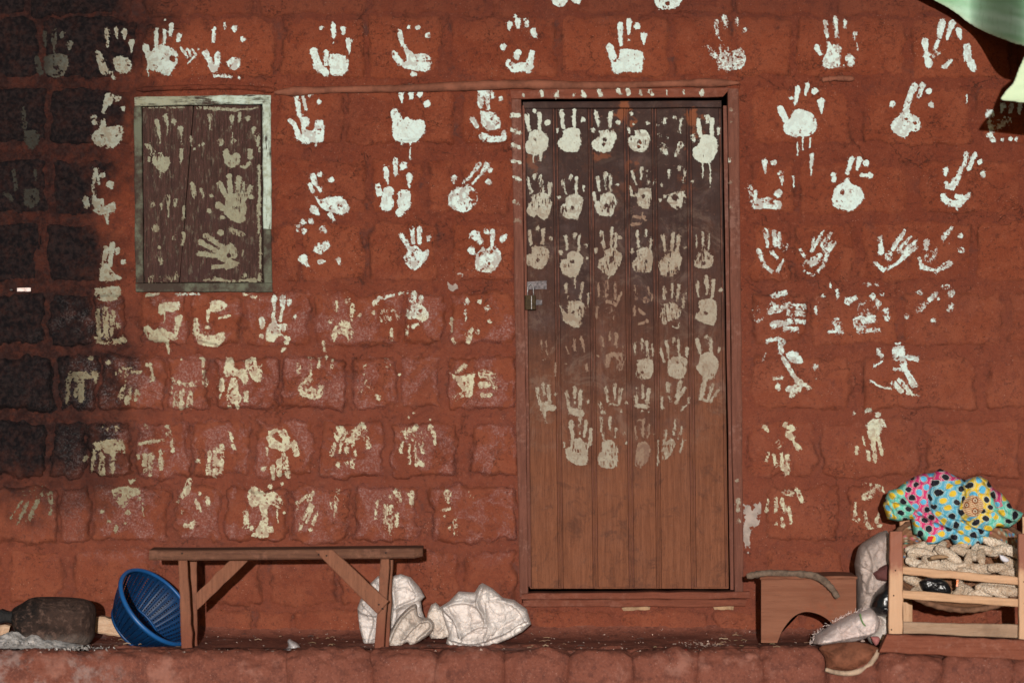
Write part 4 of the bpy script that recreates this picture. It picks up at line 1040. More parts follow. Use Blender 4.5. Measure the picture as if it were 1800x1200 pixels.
G .28 |1000,130,12>985,180,20/985,190,18>940,240,8/1040,240,10>1050,290,14/1055,200,8/1095,225,12>1100,260,8/965,295,12/980,370,14>1030,350,10/1010,380,10
G .12 |1310,190;1340,160;1400,200;1450,190;1490,240;1480,280;1430,260;1410,300;1410,340;1390,350;1370,270;1330,270;1310,230/1425,165,12/1485,150,10/1300,300,12>1300,370,16/1330,380,12/1400,340,16>1390,360,22/1380,395,30>1430,390,16/1340,420,12>1410,420,12/1465,290,5>1465,350,3/1500,300,8
G .30 |1650,195,10>1630,240,12/1620,210,8>1570,250,10/1570,250,5>1570,280,5/1640,260,10>1600,330,10/1600,330,8>1580,390,10/1670,310,8>1640,390,10/1650,270,6>1620,350,8/1780,190,12>1765,320,6/1745,250,5>1750,280,4
H .30 |~215,210,14>260,220,18/290,190,14>310,240,10/370,200,18>370,260,10/190,240,6>180,330,10/235,260,12>235,370,12/265,270,12>260,400,12/295,310,10>290,370,10/~250,330,20
H .40 |560,200,22>560,240,10/540,290,10>570,280,8/545,320,6/600,340,10>600,410,10/680,200,8>690,230,6/570,380,8
I .30 |600,180,12>630,240,12/~540,190,16>570,200,16/440,290,10>450,230,4/490,230,10>490,290,8/520,230,10>540,290,12/560,270,8>570,350,10/520,330,8>530,370,10/490,360,10
I .36 |~960,150,10>1040,170,14/1000,200,22>960,220,18/910,250,4>905,330,12/920,340,12/960,300,8>980,380,10/980,380,10>1040,370,8/1020,350,10>1030,310,6/1050,170,8>1060,190,5
D .38 dab|780,355,8>830,352,8/930,352,6>1050,350,6/1280,350,6>1370,375,8
J .06 |155,275,18>170,375,14/250,260,16>252,380,12/215,240,16/310,325,22/170,400;210,378;260,385;310,430;318,470;300,530;250,560;190,565;150,540;140,490;165,450/205,570,4>205,630,3/255,560,8>255,610,4
J .03 |415,240,16>430,360,12/513,235,14>513,355,12/575,303,18/385,375,10>385,395,8/430,380;480,358;540,370;562,420;555,490;530,540;450,542;400,510;388,460;420,430/562,490,6
J .14 |675,250,14>695,350,8/785,255,18>782,350,14/843,322,20/652,375,14>650,390,10/695,385;760,375;810,390;825,440;800,520;750,550;720,545;660,520;648,460;700,430/!740,455,17/!735,490,13
J .18 |945,260,14/958,340,8/1067,330,12/920,375,12>925,400,8/965,385;1030,378;1075,410;1083,460;1060,530;1015,548;950,530;922,490;925,430;970,420/!1005,470,17/!1000,510,13
J .34 |1190,300,14>1190,330,8/1265,285,14/1320,300,12>1305,400,6/1140,340,10/1152,420,12/1215,440,8/1180,510,24>1205,550,16/1310,490,24>1275,570,10
J .05 |1445,305,16>1460,420,14/1515,285,20>1518,320,12/1550,300,16>1545,420,14/1598,375,12>1598,420,4/1408,430,16>1415,455,12/1460,440;1500,415;1560,430;1590,480;1580,560;1540,625;1470,625;1410,580;1405,520;1450,480/1480,630,5>1480,740,2/1532,630,5>1535,800,3
J .12 |160,745,10>185,850,12/213,720,16>215,750,8/257,730,14>272,850,14/325,790,16>325,870,10/190,870;280,850;330,890;338,970;310,1040;270,1055;230,1020;200,1035;160,1000;165,940;190,920/!248,955,10
J .16 |420,765,14>435,815,8/435,820,6>450,860,6/487,725,14>487,760,6/528,740,14>528,870,9/583,810,13>583,835,5/397,885,12/450,890;500,865;550,870;577,910;565,990;530,1050;480,1045;420,1020;412,960;445,930/!497,965,17
J .18 |690,740,14>700,830,9/748,710,14>745,790,10/745,800,3>745,840,3/785,725,14>785,840,9/837,790,10/660,850,10>670,900,12/710,870;770,845;820,880;830,940;800,1020;760,1030;700,1020;665,960;680,915;710,920/!755,945,15
J .26 |950,690,12>978,785,8/1020,670,12>1020,745,12/1070,690,12>1068,780,10/932,810,8>945,870,10/945,870,8>980,870,8/990,830;1080,815;1092,880;1070,970;1010,960;985,900/!1030,880,13
J .36 fa|945,960,8>945,1010,6/1025,1000,6>1020,1030,6/960,1030,10>1040,1040,14/1050,1060,8/950,1090,14>1010,1090,8
J .34 |1225,690,12>1230,740,6/1305,660,12>1300,690,5/1345,690,12>1335,770,5/1170,790,10/1158,910,12/1195,880,12/1230,870;1290,840;1340,850;1345,920;1310,970;1250,960;1215,910/!1270,890,26/1120,760,6>1110,800,5/1400,770,10
K .12 |173,70,13>185,170,11/238,50,16/277,60,14>273,165,9/335,125,14/190,190;250,185;310,205;322,260;290,330;250,360;180,330;140,300;150,250;190,240/!235,290,15
K .06 |447,110,13>457,205,11/517,95,16>512,125,8/552,105,10>545,220,10/604,180,14/410,225,14>412,245,10/606,275,10/455,240;500,220;550,235;580,280;560,350;520,415;440,400;405,350;415,290;450,280/!500,300,15/515,430,8>520,500,4
K .16 |718,80,13>735,190,11/795,50,12>790,185,10/825,95,12>825,190,11/855,120,14/676,205,13>678,230,9/740,215;800,195;840,220;870,260;850,330;800,400;740,390;690,340;700,290;740,260/!790,290,14/785,400,8>770,430,4
K .18 |985,70,10>995,190,9/1053,70,10>1050,120,5/1090,130,8>1088,190,7/950,205,11>952,230,8/985,215;1040,195;1095,215;1097,360;1050,380;970,370;950,310;980,270/!1050,295,10
K .22 |1185,110,14>1195,220,9/1255,90,14>1245,210,14/1300,110,14>1285,230,14/1345,195,10/1200,250;1280,225;1320,280;1300,360;1240,410;1170,400;1145,320;1165,285
K .28 |1432,100,5>1435,190,5/1480,80,10>1485,210,7/1525,90,8>1525,210,6/1440,230;1500,215;1555,260;1550,330;1500,350;1430,340;1415,300;1440,270/!1485,310,16
K .20 |450,465,10>452,530,10/460,560,8/573,460,10>558,575,8/620,540,8>620,640,7/465,600;540,595;595,630;585,700;560,780;510,790;440,750;420,690;395,610;410,640;460,690/!505,685,14
K .30 fa|695,460,10>700,560,8/757,450,16>750,560,14/820,470,10>820,580,10/865,530,10>830,630,8/685,650,14>685,720,12/760,600,14>820,620,12/810,700,6>800,760,5/~780,660,30
K .36 fa|975,480,8>980,580,8/1070,490,6>1075,540,6/1050,590,24/960,640,14>965,700,10/1000,660,10>1040,690,10/1000,770,6>1060,745,12/1100,560,6>1095,620,6
K .26 |1190,490,12>1190,580,10/1248,470,12>1250,570,10/1300,480,12>1290,590,10/1345,540,12>1330,640,10/~1170,620;1270,610;1310,660;1330,640;1300,720;1240,740;1190,770;1160,720/1250,790,4>1290,800,4/1290,800,4>1305,760,4
K .10 |1438,455,14>1450,560,10/1507,415,16>1512,540,10/1560,445,15>1550,570,11/1613,515,14/1445,600;1510,578;1580,600;1585,680;1570,770;1500,770;1430,730;1425,690;1450,670/!1500,685,16
K .34 fa|262,900,8>262,970,8/295,890,6>310,1000,5/350,950,6/280,1040,6/370,1070,8>368,1160,6
K .30 fa|510,880,9>518,965,9/565,875,12>590,980,7/450,940,5>470,990,4/600,1080,14>610,1120,8/450,1070,6
K .26 fa|718,870,6>735,940,6/780,830,6>778,890,8/828,845,14>825,935,10/885,930,6>870,990,5/690,1010,10/745,1000;810,980;890,1000;885,1080;860,1120;830,1100;850,1050;800,1010;770,1100;745,1080
K .18 |965,910,8>975,1000,7/1025,880,8>1020,980,6/1060,900,12>1065,1020,9/1100,920,7>1102,1000,6/985,1040;1050,1030;1105,1050;1100,1150;1060,1180;990,1170;980,1110/!1025,1130,12
K .18 |1205,905,12>1225,1010,9/1262,880,12>1255,910,6/1295,890,12>1303,1005,9/1362,955,14>1358,1010,9/1165,960,10>1185,1050,10/1225,1020;1300,1010;1360,1040;1350,1150;1300,1180;1225,1150;1215,1080
K .12 |1437,885,13>1458,985,12/1503,865,16/1540,880,14>1545,990,12/1605,950,12>1600,980,5/1460,1000;1520,980;1570,1010;1600,1060;1590,1130;1540,1190;1480,1160;1430,1100;1450,1050/1505,1170,12>1480,1260,20
L .22 |233,185,12>250,300,12/278,145,14>285,230,9/318,165,13>325,290,13/372,225,8/255,290;300,280;340,300;375,320;370,345;320,350;260,350/285,360,14>290,410,5/300,440,10
L .14 |453,210,13>470,320,12/515,180,15>517,250,10/517,290,9/556,205,14>556,320,14/615,280,12/460,320;510,330;570,340;585,380;560,400;500,380;465,360/555,390,14>552,520,5
L .26 |748,175,13>765,280,10/820,155,13>815,265,9/862,185,14>850,300,10/705,290,12>712,320,10/720,350,10>740,375,6/780,300,8>840,310,8/865,350,10/780,400,14>783,490,5/715,400,8>715,500,8
L .26 |980,190,14>980,290,12/1030,165,10>1030,250,10/1072,190,14>1060,290,11/980,310,14>1060,320,14/1020,350,8/905,290,8/1075,360,8
L .30 |1220,150,18>1220,200,14/1225,240,8>1240,285,4/1310,135,16>1285,250,12/1345,180,14>1280,290,12/1170,250,8>1175,330,10/1375,250,8>1370,290,6/1320,340,8>1355,310,6
L .24 |1495,100,20>1470,250,14/1555,150,12>1520,270,10/1595,195,10>1540,280,9/1460,260,10>1520,280,10
L .10 |488,430,14>497,550,13/600,425,13>587,545,11/637,490,13>632,600,12/480,570;550,550;580,580;640,590;615,640;610,730;570,762;500,740;455,700;445,640;480,620/!540,655,14/437,590,8>440,620,7
L .14 |715,440,8>718,500,6/728,530,8>735,570,8/825,480,8>820,550,5/887,515,9/903,590,10/720,590;780,570;830,610;840,680;825,770;740,778;695,740;695,670;720,650/!770,650,8
L .28 fa|970,470,8>980,560,8/990,420,8>1040,420,8/1030,430,10>1028,540,8/1078,460,8>1065,550,6/1113,525,7/990,590;1040,580;1085,640;1060,730;1010,780;970,760;975,660
L .26 |1205,500,8>1190,600,10/1275,420,8>1260,530,9/1320,470,8>1300,560,6/1340,545,10>1310,660,7/1175,630;1230,560;1270,600;1240,680;1190,720;1170,690/1145,570,5>1143,760,5
J .15 jamb dab|42,270,17>96,272,17
J .15 jamb dab|44,380,15>98,402,15
J .20 jamb dab|48,488,14>100,514,13
J .20 jamb dab|48,612,16>102,624,14
J .24 jamb dab|54,732,12>104,754,12
J .32 jamb dab|60,920,12>100,935,12
J .34 jamb dab fa|68,1055,12>102,1068,12
J .18 jamb head dab|130,115,12
J .12 jamb head dab|265,90,12>268,125,12
J .15 jamb head dab|375,120,18>385,92,6
J .20 jamb head dab|510,118,8/570,85,10>585,120,16
J .12 jamb head dab|700,85,16>712,118,14
J .26 jamb head dab|845,85,18>860,108,10
J .20 jamb head dab|915,85,20>920,112,14
J .24 jamb head dab|1010,85,9>1015,115,9/1080,85,14>1100,115,11
J .20 jamb head dab|1208,85,6>1208,112,5/1335,90,5>1335,110,4
J .12 jamb head dab|1475,85,12>1475,108,16
J .36 rj dab fa|1690,225,14
J .36 rj dab fa|1692,310,14
J .34 rj dab|1685,610,16
J .36 rj dab fa|1688,775,14
J .38 rj dab fa|1694,960,12
L .30 rj dab|1738,875,14
L .26 rj dab|1742,1020,16>1744,1100,14
L .30 rj dab|1750,1180,16
M .10 |355,470,28>375,600,16/375,600,10>395,710,6/455,410,30>465,500,14/465,500,8>468,620,5/540,470,28>545,505,10/618,545,28>625,620,12/625,620,8>630,720,4/250,730,26>300,800,30/270,870,20>265,910,10/305,850;390,805;440,850;495,870;490,960;430,1030;360,1000;310,930/385,1030,5>385,1080,4/625,790,24>625,880,20/620,900,8>615,940,5
M .12 |1183,410,22>1185,540,10/1185,540,6>1190,650,6/1205,690,28/1270,385,22>1270,480,6/1358,430,26/1425,550,28>1425,600,6/~1060,690,34>1065,710,30/1090,800;1130,770;1170,840;1220,810;1275,840;1260,940;1190,975;1120,940;1095,880/1280,960,10>1330,980,14/1330,980,14>1385,920,16/1385,860,30>1385,790,26
M .10 |1045,1150,28>1120,1290,26/1155,1070,26>1170,1250,28/1258,1090,30>1260,1250,28/1320,1150,14>1310,1260,20/1390,1190,24>1330,1320,26/1110,1280;1180,1260;1330,1280;1340,1380;1330,1560;1260,1590;1180,1560;1110,1500;1080,1440;1110,1390/!1220,1430,16/1035,1390,36>1090,1430,30/1080,1530,26/1400,1300,26
N .16 |895,535,30>1010,610,26/1010,610,22>1080,660,26/835,605,30>920,650,22/920,650,20>1030,710,26/825,735,28>960,750,26/960,750,24>1060,760,30/975,880,26>1110,870,20/1020,690;1100,650;1170,620;1240,690;1230,780;1160,790;1260,830;1240,860;1160,900;1090,890;1100,830;1050,800/!1150,755,26/1300,750,14>1310,700,12
M .16 dab|725,640,12>735,730,8/765,775,14/865,715,18/820,730,12/745,1170,24>760,1200,22/~940,400,24>950,560,8
N .16 dab|750,20,30>770,100,20/840,10,14>870,100,10/310,190,26/475,100,20>485,330,6/400,180,18>405,240,8/560,150,22>555,200,16/650,210,16>650,340,12/955,90,22/933,260,26/1060,500,36
N .20 dab|655,510,18>640,640,10/~330,450,40/380,660,20/385,790,26>400,840,20/~545,550,26/~560,980,44>480,1020,30/~300,1020,50>420,1020,24
N .18 dab|880,1030,10>1000,1015,20/1000,1015,20>1230,1040,8/1270,1030,14>1440,1025,22/1330,975,20/~1180,470,26>1300,520,30
M .14 dab|1488,950,12>1490,1500,14/1470,640,30>1480,740,14/1490,760,12>1490,800,6
N .14 dab|1480,200,28>1475,260,14/1478,300,12>1490,500,14/1500,520,10>1500,900,8/1495,960,14>1490,1020,20
M .20 dab|800,318,12>1000,320,18/1000,326,18>1230,338,16/1230,335,12>1470,318,8/~205,310,8>640,310,8
"""
for i, ln in enumerate(l for l in PRINTS.strip().split('\n') if l.strip()):
    ln = ln.replace('/~1170,620;', '/1170,620;')
    hd_, bd_ = ln.split('|')
    if ' dab' in hd_:
        for j, tk in enumerate(bd_.split('/')): print_mesh(hd_ + '|' + tk, i + j)
    else:
        print_mesh(ln, i)

# grey plaster beside the door, grey smear higher up
def patch(poly, seed, thick=0.002):
    X, Y = np.meshgrid(np.arange(min(p[0] for p in poly) - 3, max(p[0] for p in poly) + 4, 1.2), np.arange(min(p[1] for p in poly) - 3, max(p[1] for p in poly) + 4, 1.2), indexing='ij')
    sd = poly_sd(X + 5 * (fbm(X / 12, Y / 12, seed) - .5), Y + 5 * (fbm(X / 12, Y / 12, seed + 1) - .5), smooth_path(poly + [poly[0]], len(poly) * 4)[:-1])[0]
    nz = fbm(X / 9, Y / 9, seed + 2, 4)
    m = (sd > 0) & (nz > 0.40 - 0.012 * np.minimum(sd, 7))
    k = m[:-1, :-1] & m[1:, 1:]
    V, f = compact(lat_verts(X, Y, wall_h(X, Y) + 0.0012 + thick * sstep(0, 3, sd)), grid_faces(*X.shape, k))
    mesh_obj('plaster_patch', V, f, M['plaster'], house)
patch([(1306, 884), (1320, 886), (1336, 882), (1338, 900), (1335, 922), (1322, 932), (1318, 960), (1316, 974), (1309, 960), (1305, 920)], 90)
patch([(786, 494), (796, 500), (802, 480), (812, 478), (814, 486), (804, 494), (806, 508), (798, 514), (788, 508)], 95, 0.0006)
# ------------------------------------------------------------------ folds and crumples for cloth-like things
def crumple(seed, amp, s1=30.0, s2=13.0):
    """crushed woven plastic: soft swellings with narrow pinched creases on wandering lines"""
    def f(X, Y):
        wx = X + 24 * (fbm(X / 34, Y / 34, seed, 3) - 0.5); wy = Y + 24 * (fbm(X / 34 + 7, Y / 34, seed + 1, 3) - 0.5)
        h = 1.5 * (fbm(wx / s1, wy / s1, seed + 2, 2) - 0.5)
        for i, (sc, wd, g) in enumerate(((s1 * .8, .030, .34), (s2, .045, .26), (s2 * .62, .06, .16))):
            n = vnoise(wx / sc + i * 3.1, wy / sc * .8, seed + 5 + i) - .5
            h = h + g * np.exp(-(n / wd) ** 2) + g * 0.8 * np.exp(-np.abs(n) / (wd * 3.5))
        return amp * h
    return f

def folds(base, lines):
    """lines: (polyline, height, width) ridges with a sharp drop on one side"""
    def f(X, Y):
        h = base(X, Y)
        for pts, hh, w in lines:
            p = smooth_path(pts, len(pts) * 6)
            best = np.full(X.shape, 1e9); side = np.zeros_like(X)
            for i in range(len(p) - 1):
                dx, dy = p[i + 1] - p[i]
                L2 = dx * dx + dy * dy + 1e-9
                t = np.clip(((X - p[i][0]) * dx + (Y - p[i][1]) * dy) / L2, 0, 1)
                ex = X - p[i][0] - t * dx; ey = Y - p[i][1] - t * dy
                dd = np.hypot(ex, ey)
                m = dd < best; best = np.where(m, dd, best); side = np.where(m, np.sign(dx * ey - dy * ex), side)
            ww = np.where(side > 0, w * 0.45, w * 1.3)
            h = h + hh * np.exp(-(best / ww) ** 2)
        return h
    return f

def nail_head(px, py, d, parent, r=0.0035):
    bm = bmesh.new(); bmesh.ops.create_uvsphere(bm, u_segments=8, v_segments=5, radius=r)
    for v in bm.verts: v.co.y *= 0.5
    bm.transform(Matrix.Translation(P(px, py, d)))
    bm_obj('nail_head', bm, M['rusty_nail'], parent, True)

# ------------------------------------------------------------------ bench
def bench():
    root = thing('bench', 'narrow rough wooden bench with diagonal braces standing against the wall', 'bench')
    bm = bmesh.new()
    path = [(262, 966), (300, 967), (400, 966), (520, 965), (640, 964), (715, 962), (735, 963), (743, 967)]
    n = 40; rings = []
    top = smooth_path([(262, 966.5), (330, 967), (450, 966), (600, 964.5), (743, 963)], n)
    r = np.random.RandomState(3)
    for i, (px, py) in enumerate(top):
        fr = 0.515 - (0.02 * max(0, (px - 725) / 18) ** 2) + r.normal(0, .001); bk = 0.30 + r.normal(0, .001)
        th = 17.5 - (3 * max(0, (px - 728) / 15) ** 2)
        A = P(px, py, fr); B = P(px, py + th, fr)
        z1, z0, x = A[2], B[2], A[0]
        c = 0.005
        ring = [(x, -fr, z1 - c), (x, -fr + c, z1), (x, -bk - c, z1 + .001), (x, -bk, z1 - c), (x, -bk, z0 + c), (x, -bk - c, z0), (x, -fr + c, z0), (x, -fr, z0 + c)]
        rings.append([bm.verts.new(q) for q in ring])
    for i in range(n - 1):
        for j in range(8): bm.faces.new((rings[i][j], rings[i][(j + 1) % 8], rings[i + 1][(j + 1) % 8], rings[i + 1][j]))
    bm.faces.new(rings[0][::-1]); bm.faces.new(rings[-1])
    bmesh.ops.recalc_face_normals(bm, faces=bm.faces)
    bm_obj('seat', bm, M['bench'], root)
    board('leg', [(313, 983), (329, 983), (339, 1145), (319, 1145)], 0.495, 0.435, M['bench_leg'], root, 10, .001, .003, 1)
    board('leg', [(330, 983), (346, 983), (347, 1138), (337, 1138)], 0.375, 0.325, M['bench_leg'], root, 10, .001, .003, 2)
    board('leg', [(669, 982), (685, 982), (674, 1145), (657, 1144)], 0.495, 0.435, M['bench_leg'], root, 10, .001, .003, 3)
    board('leg', [(676, 982), (691, 982), (684, 1138), (670, 1138)], 0.375, 0.325, M['bench_leg'], root, 10, .001, .003, 4)
    board('brace', [(405, 983), (438, 983), (346, 1072), (345, 1042)], 0.430, 0.400, M['bench_leg'], root, 8, .001, .002, 5)
    board('brace', [(552, 967), (585, 966), (683, 1056), (663, 1079)], 0.535, 0.517, M['bench_leg'], root, 8, .001, .003, 6)
    for (a, b, q) in ((560, 974, .536), (574, 976, .536), (666, 1062, .536), (672, 1069, .536), (320, 972, .516), (678, 971, .516)):
        nail_head(a, b, q, root)
    settle(root, (P(500, 1145, .41)[0], -0.41, 0))
bench()

# ------------------------------------------------------------------ blue colander, tipped on its side
def colander():
    root = thing('colander', 'blue plastic colander tipped on its side behind the left bench legs', 'colander')
    R0, R1, H = 0.165, 0.106, 0.128
    c = Vector(P(276, 1066, 0.31))
    # axis towards the opening: right, up and towards the viewer
    ax = Vector((0.66, -0.43, 0.62)).normalized()
    q = Vector((0, 0, 1)).rotation_difference(ax).to_matrix().to_4x4()
    T = Matrix.Translation(c) @ q
    nu, nv = 168, 30
    def prof(t):   # t 0 rim .. 1 base edge
        return R0 + (R1 - R0) * (t ** 1.5), -H * t
    bm = bmesh.new()
    vs = []
    for i in range(nu):
        a = 2 * math.pi * i / nu; col = []
        for j in range(nv + 1):
            r, z = prof(j / nv)
            rib = 0.0014 if i % 4 == 0 else 0
            col.append(bm.verts.new(((r + rib) * math.cos(a), (r + rib) * math.sin(a), z)))
        vs.append(col)
    for i in range(nu):
        for j in range(nv):
            hole = (i % 4 == 2) and 3 < j < nv - 1 and (j % 2 == 1)
            if not hole: bm.faces.new((vs[i][j], vs[(i + 1) % nu][j], vs[(i + 1) % nu][j + 1], vs[i][j + 1]))
    geom = bmesh.ops.solidify(bm, geom=bm.faces[:], thickness=0.0022)
    bm.transform(T)
    bmesh.ops.recalc_face_normals(bm, faces=bm.faces)
    bm_obj('bowl', bm, M['blue'], root)
    # base disc with rings of holes
    bm = bmesh.new(); rr = np.linspace(0.004, R1, 12); rings = []
    for k, r in enumerate(rr): rings.append([bm.verts.new((r * math.cos(2 * math.pi * i / 84), r * math.sin(2 * math.pi * i / 84), -H)) for i in range(84)])
    for k in range(11):
        for i in range(84):
            if not (k % 2 == 1 and i % 3 == 1): bm.faces.new((rings[k][i], rings[k][(i + 1) % 84], rings[k + 1][(i + 1) % 84], rings[k + 1][i]))
    bmesh.ops.solidify(bm, geom=bm.faces[:], thickness=0.0022)
    bm.transform(T); bm_obj('base', bm, M['blue'], root)
    def ring(name, r, z, w, h, mat):
        pr = [(r - w, z), (r - w * .4, z + h), (r + w * .5, z + h), (r + w, z + h * .2), (r + w, z - h), (r + w * .7, z - h), (r + w * .5, z - h * .2), (r - w * .4, z - h * .3)]
        bm = bmesh.new(); n = 96; g = [[bm.verts.new((a * math.cos(2 * math.pi * i / n), a * math.sin(2 * math.pi * i / n), b)) for (a, b) in pr] for i in range(n)]
        for i in range(n):
            for j in range(8): bm.faces.new((g[i][j], g[(i + 1) % n][j], g[(i + 1) % n][(j + 1) % 8], g[i][(j + 1) % 8]))
        bm.transform(T); bmesh.ops.recalc_face_normals(bm, faces=bm.faces)
        bm_obj(name, bm, mat, root, True)
    ring('rim', R0 + 0.002, 0.0, 0.008, 0.007, M['blue_rim'])
    ring('foot_ring', R1, -H, 0.004, 0.005, M['blue'])
    settle(root, (c.x, c.y, 0))
colander()

# ------------------------------------------------------------------ hearth: stone, burnt log, split wood, ash
def hearth():
    o = inflate('hearth_stone', [(17, 1084), (22, 1070), (38, 1060), (56, 1050), (84, 1048), (120, 1049), (148, 1052), (164, 1060), (169, 1074), (168, 1096), (166, 1118), (156, 1132), (138, 1140), (100, 1141), (64, 1140), (42, 1131), (28, 1112)],
                0.33, 0.12, 0.10, M['stone'], None, 2.5, 30, lambda X, Y: 0.022 * (fbm(X / 26, Y / 26, 5) - 0.5) + 0.006 * (fbm(X / 7, Y / 7, 6) - 0.5))
    tag(o, 'smoke blackened hearth stone lying in pale ash', 'stone')
    o = board('burnt_log', [(-60, 1070), (21, 1075), (20, 1093), (-60, 1100)], 0.40, 0.32, M['char'], None, 12, 0.003, 0.008, 8)
    tag(o, 'charred end of a log poking in from the left behind the blackened stone', 'log')
    o = board('firewood', [(-60, 1098), (18, 1098), (14, 1116), (-60, 1122)], 0.345, 0.26, M['fire_wood'], None, 8, 0.003, 0.006, 9)
    tag(o, 'pale stick of firewood under the charred log', 'firewood')
    o = board('firewood', [(150, 1082), (235, 1090), (235, 1120), (150, 1110)], 0.24, 0.16, M['fire_wood'], None, 10, 0.002, 0.006, 10)
    tag(o, 'pale split firewood between the blackened stone and the blue colander', 'firewood')
    r = np.random.RandomState(12)
    # ash: a low heap plus lumps
    px = np.arange(-90, 205, 3.0); dd = np.linspace(0.18, 0.56, 50)
    U, Dd = np.meshgrid(px, dd, indexing='ij'); x = (U - 900) * (D - Dd) / F
    hgt = floor_z(Dd) * 0 + 0.050 * np.exp(-((U - 20) / 60.0) ** 2) * np.exp(-((Dd - 0.40) / 0.10) ** 2) + 0.020 * np.exp(-((U - 90) / 55.0) ** 2) * np.exp(-((Dd - 0.46) / 0.06) ** 2)
    hgt = hgt * (0.6 + 0.8 * fbm(U / 20, Dd * 20, 60)) + 0.005 * (fbm(U / 5, Dd * 60, 61) - 0.60) + 0.007
    keep = (hgt > 0.013)
    k = keep[:-1, :-1] & keep[1:, 1:]
    V, f = compact(np.stack([x, -Dd, hgt + floor_z(Dd)], -1).reshape(-1, 3), grid_faces(len(px), len(dd), k))
    vs = [tuple(v) for v in V]; fs = [tuple(q) for q in f]
    for _ in range(420):
        u = r.normal(80, 70); q = 0.50 + r.normal(0, .022) if u > 30 else r.uniform(.33, .53)
        if u < -80 or u > 205 or q > 0.55: continue
        c = np.array([(u - 900) * (D - q) / F, -q, floor_z(q) + 0.010 + (0.02 if u < 60 else 0)]); s = r.uniform(.0015, .0055)
        b = len(vs)
        for w in r.normal(0, 1, (4, 3)): vs.append(tuple(c + w * s))
        fs += [(b, b + 1, b + 2), (b, b + 2, b + 3), (b, b + 3, b + 1), (b + 1, b + 3, b + 2)]
    o = mesh_obj('ash', vs, fs, M['ash'], None, False)
    o['kind'] = 'stuff'; o['label'] = 'pale wood ash spilled round the blackened stone'; o['category'] = 'ash'
hearth()

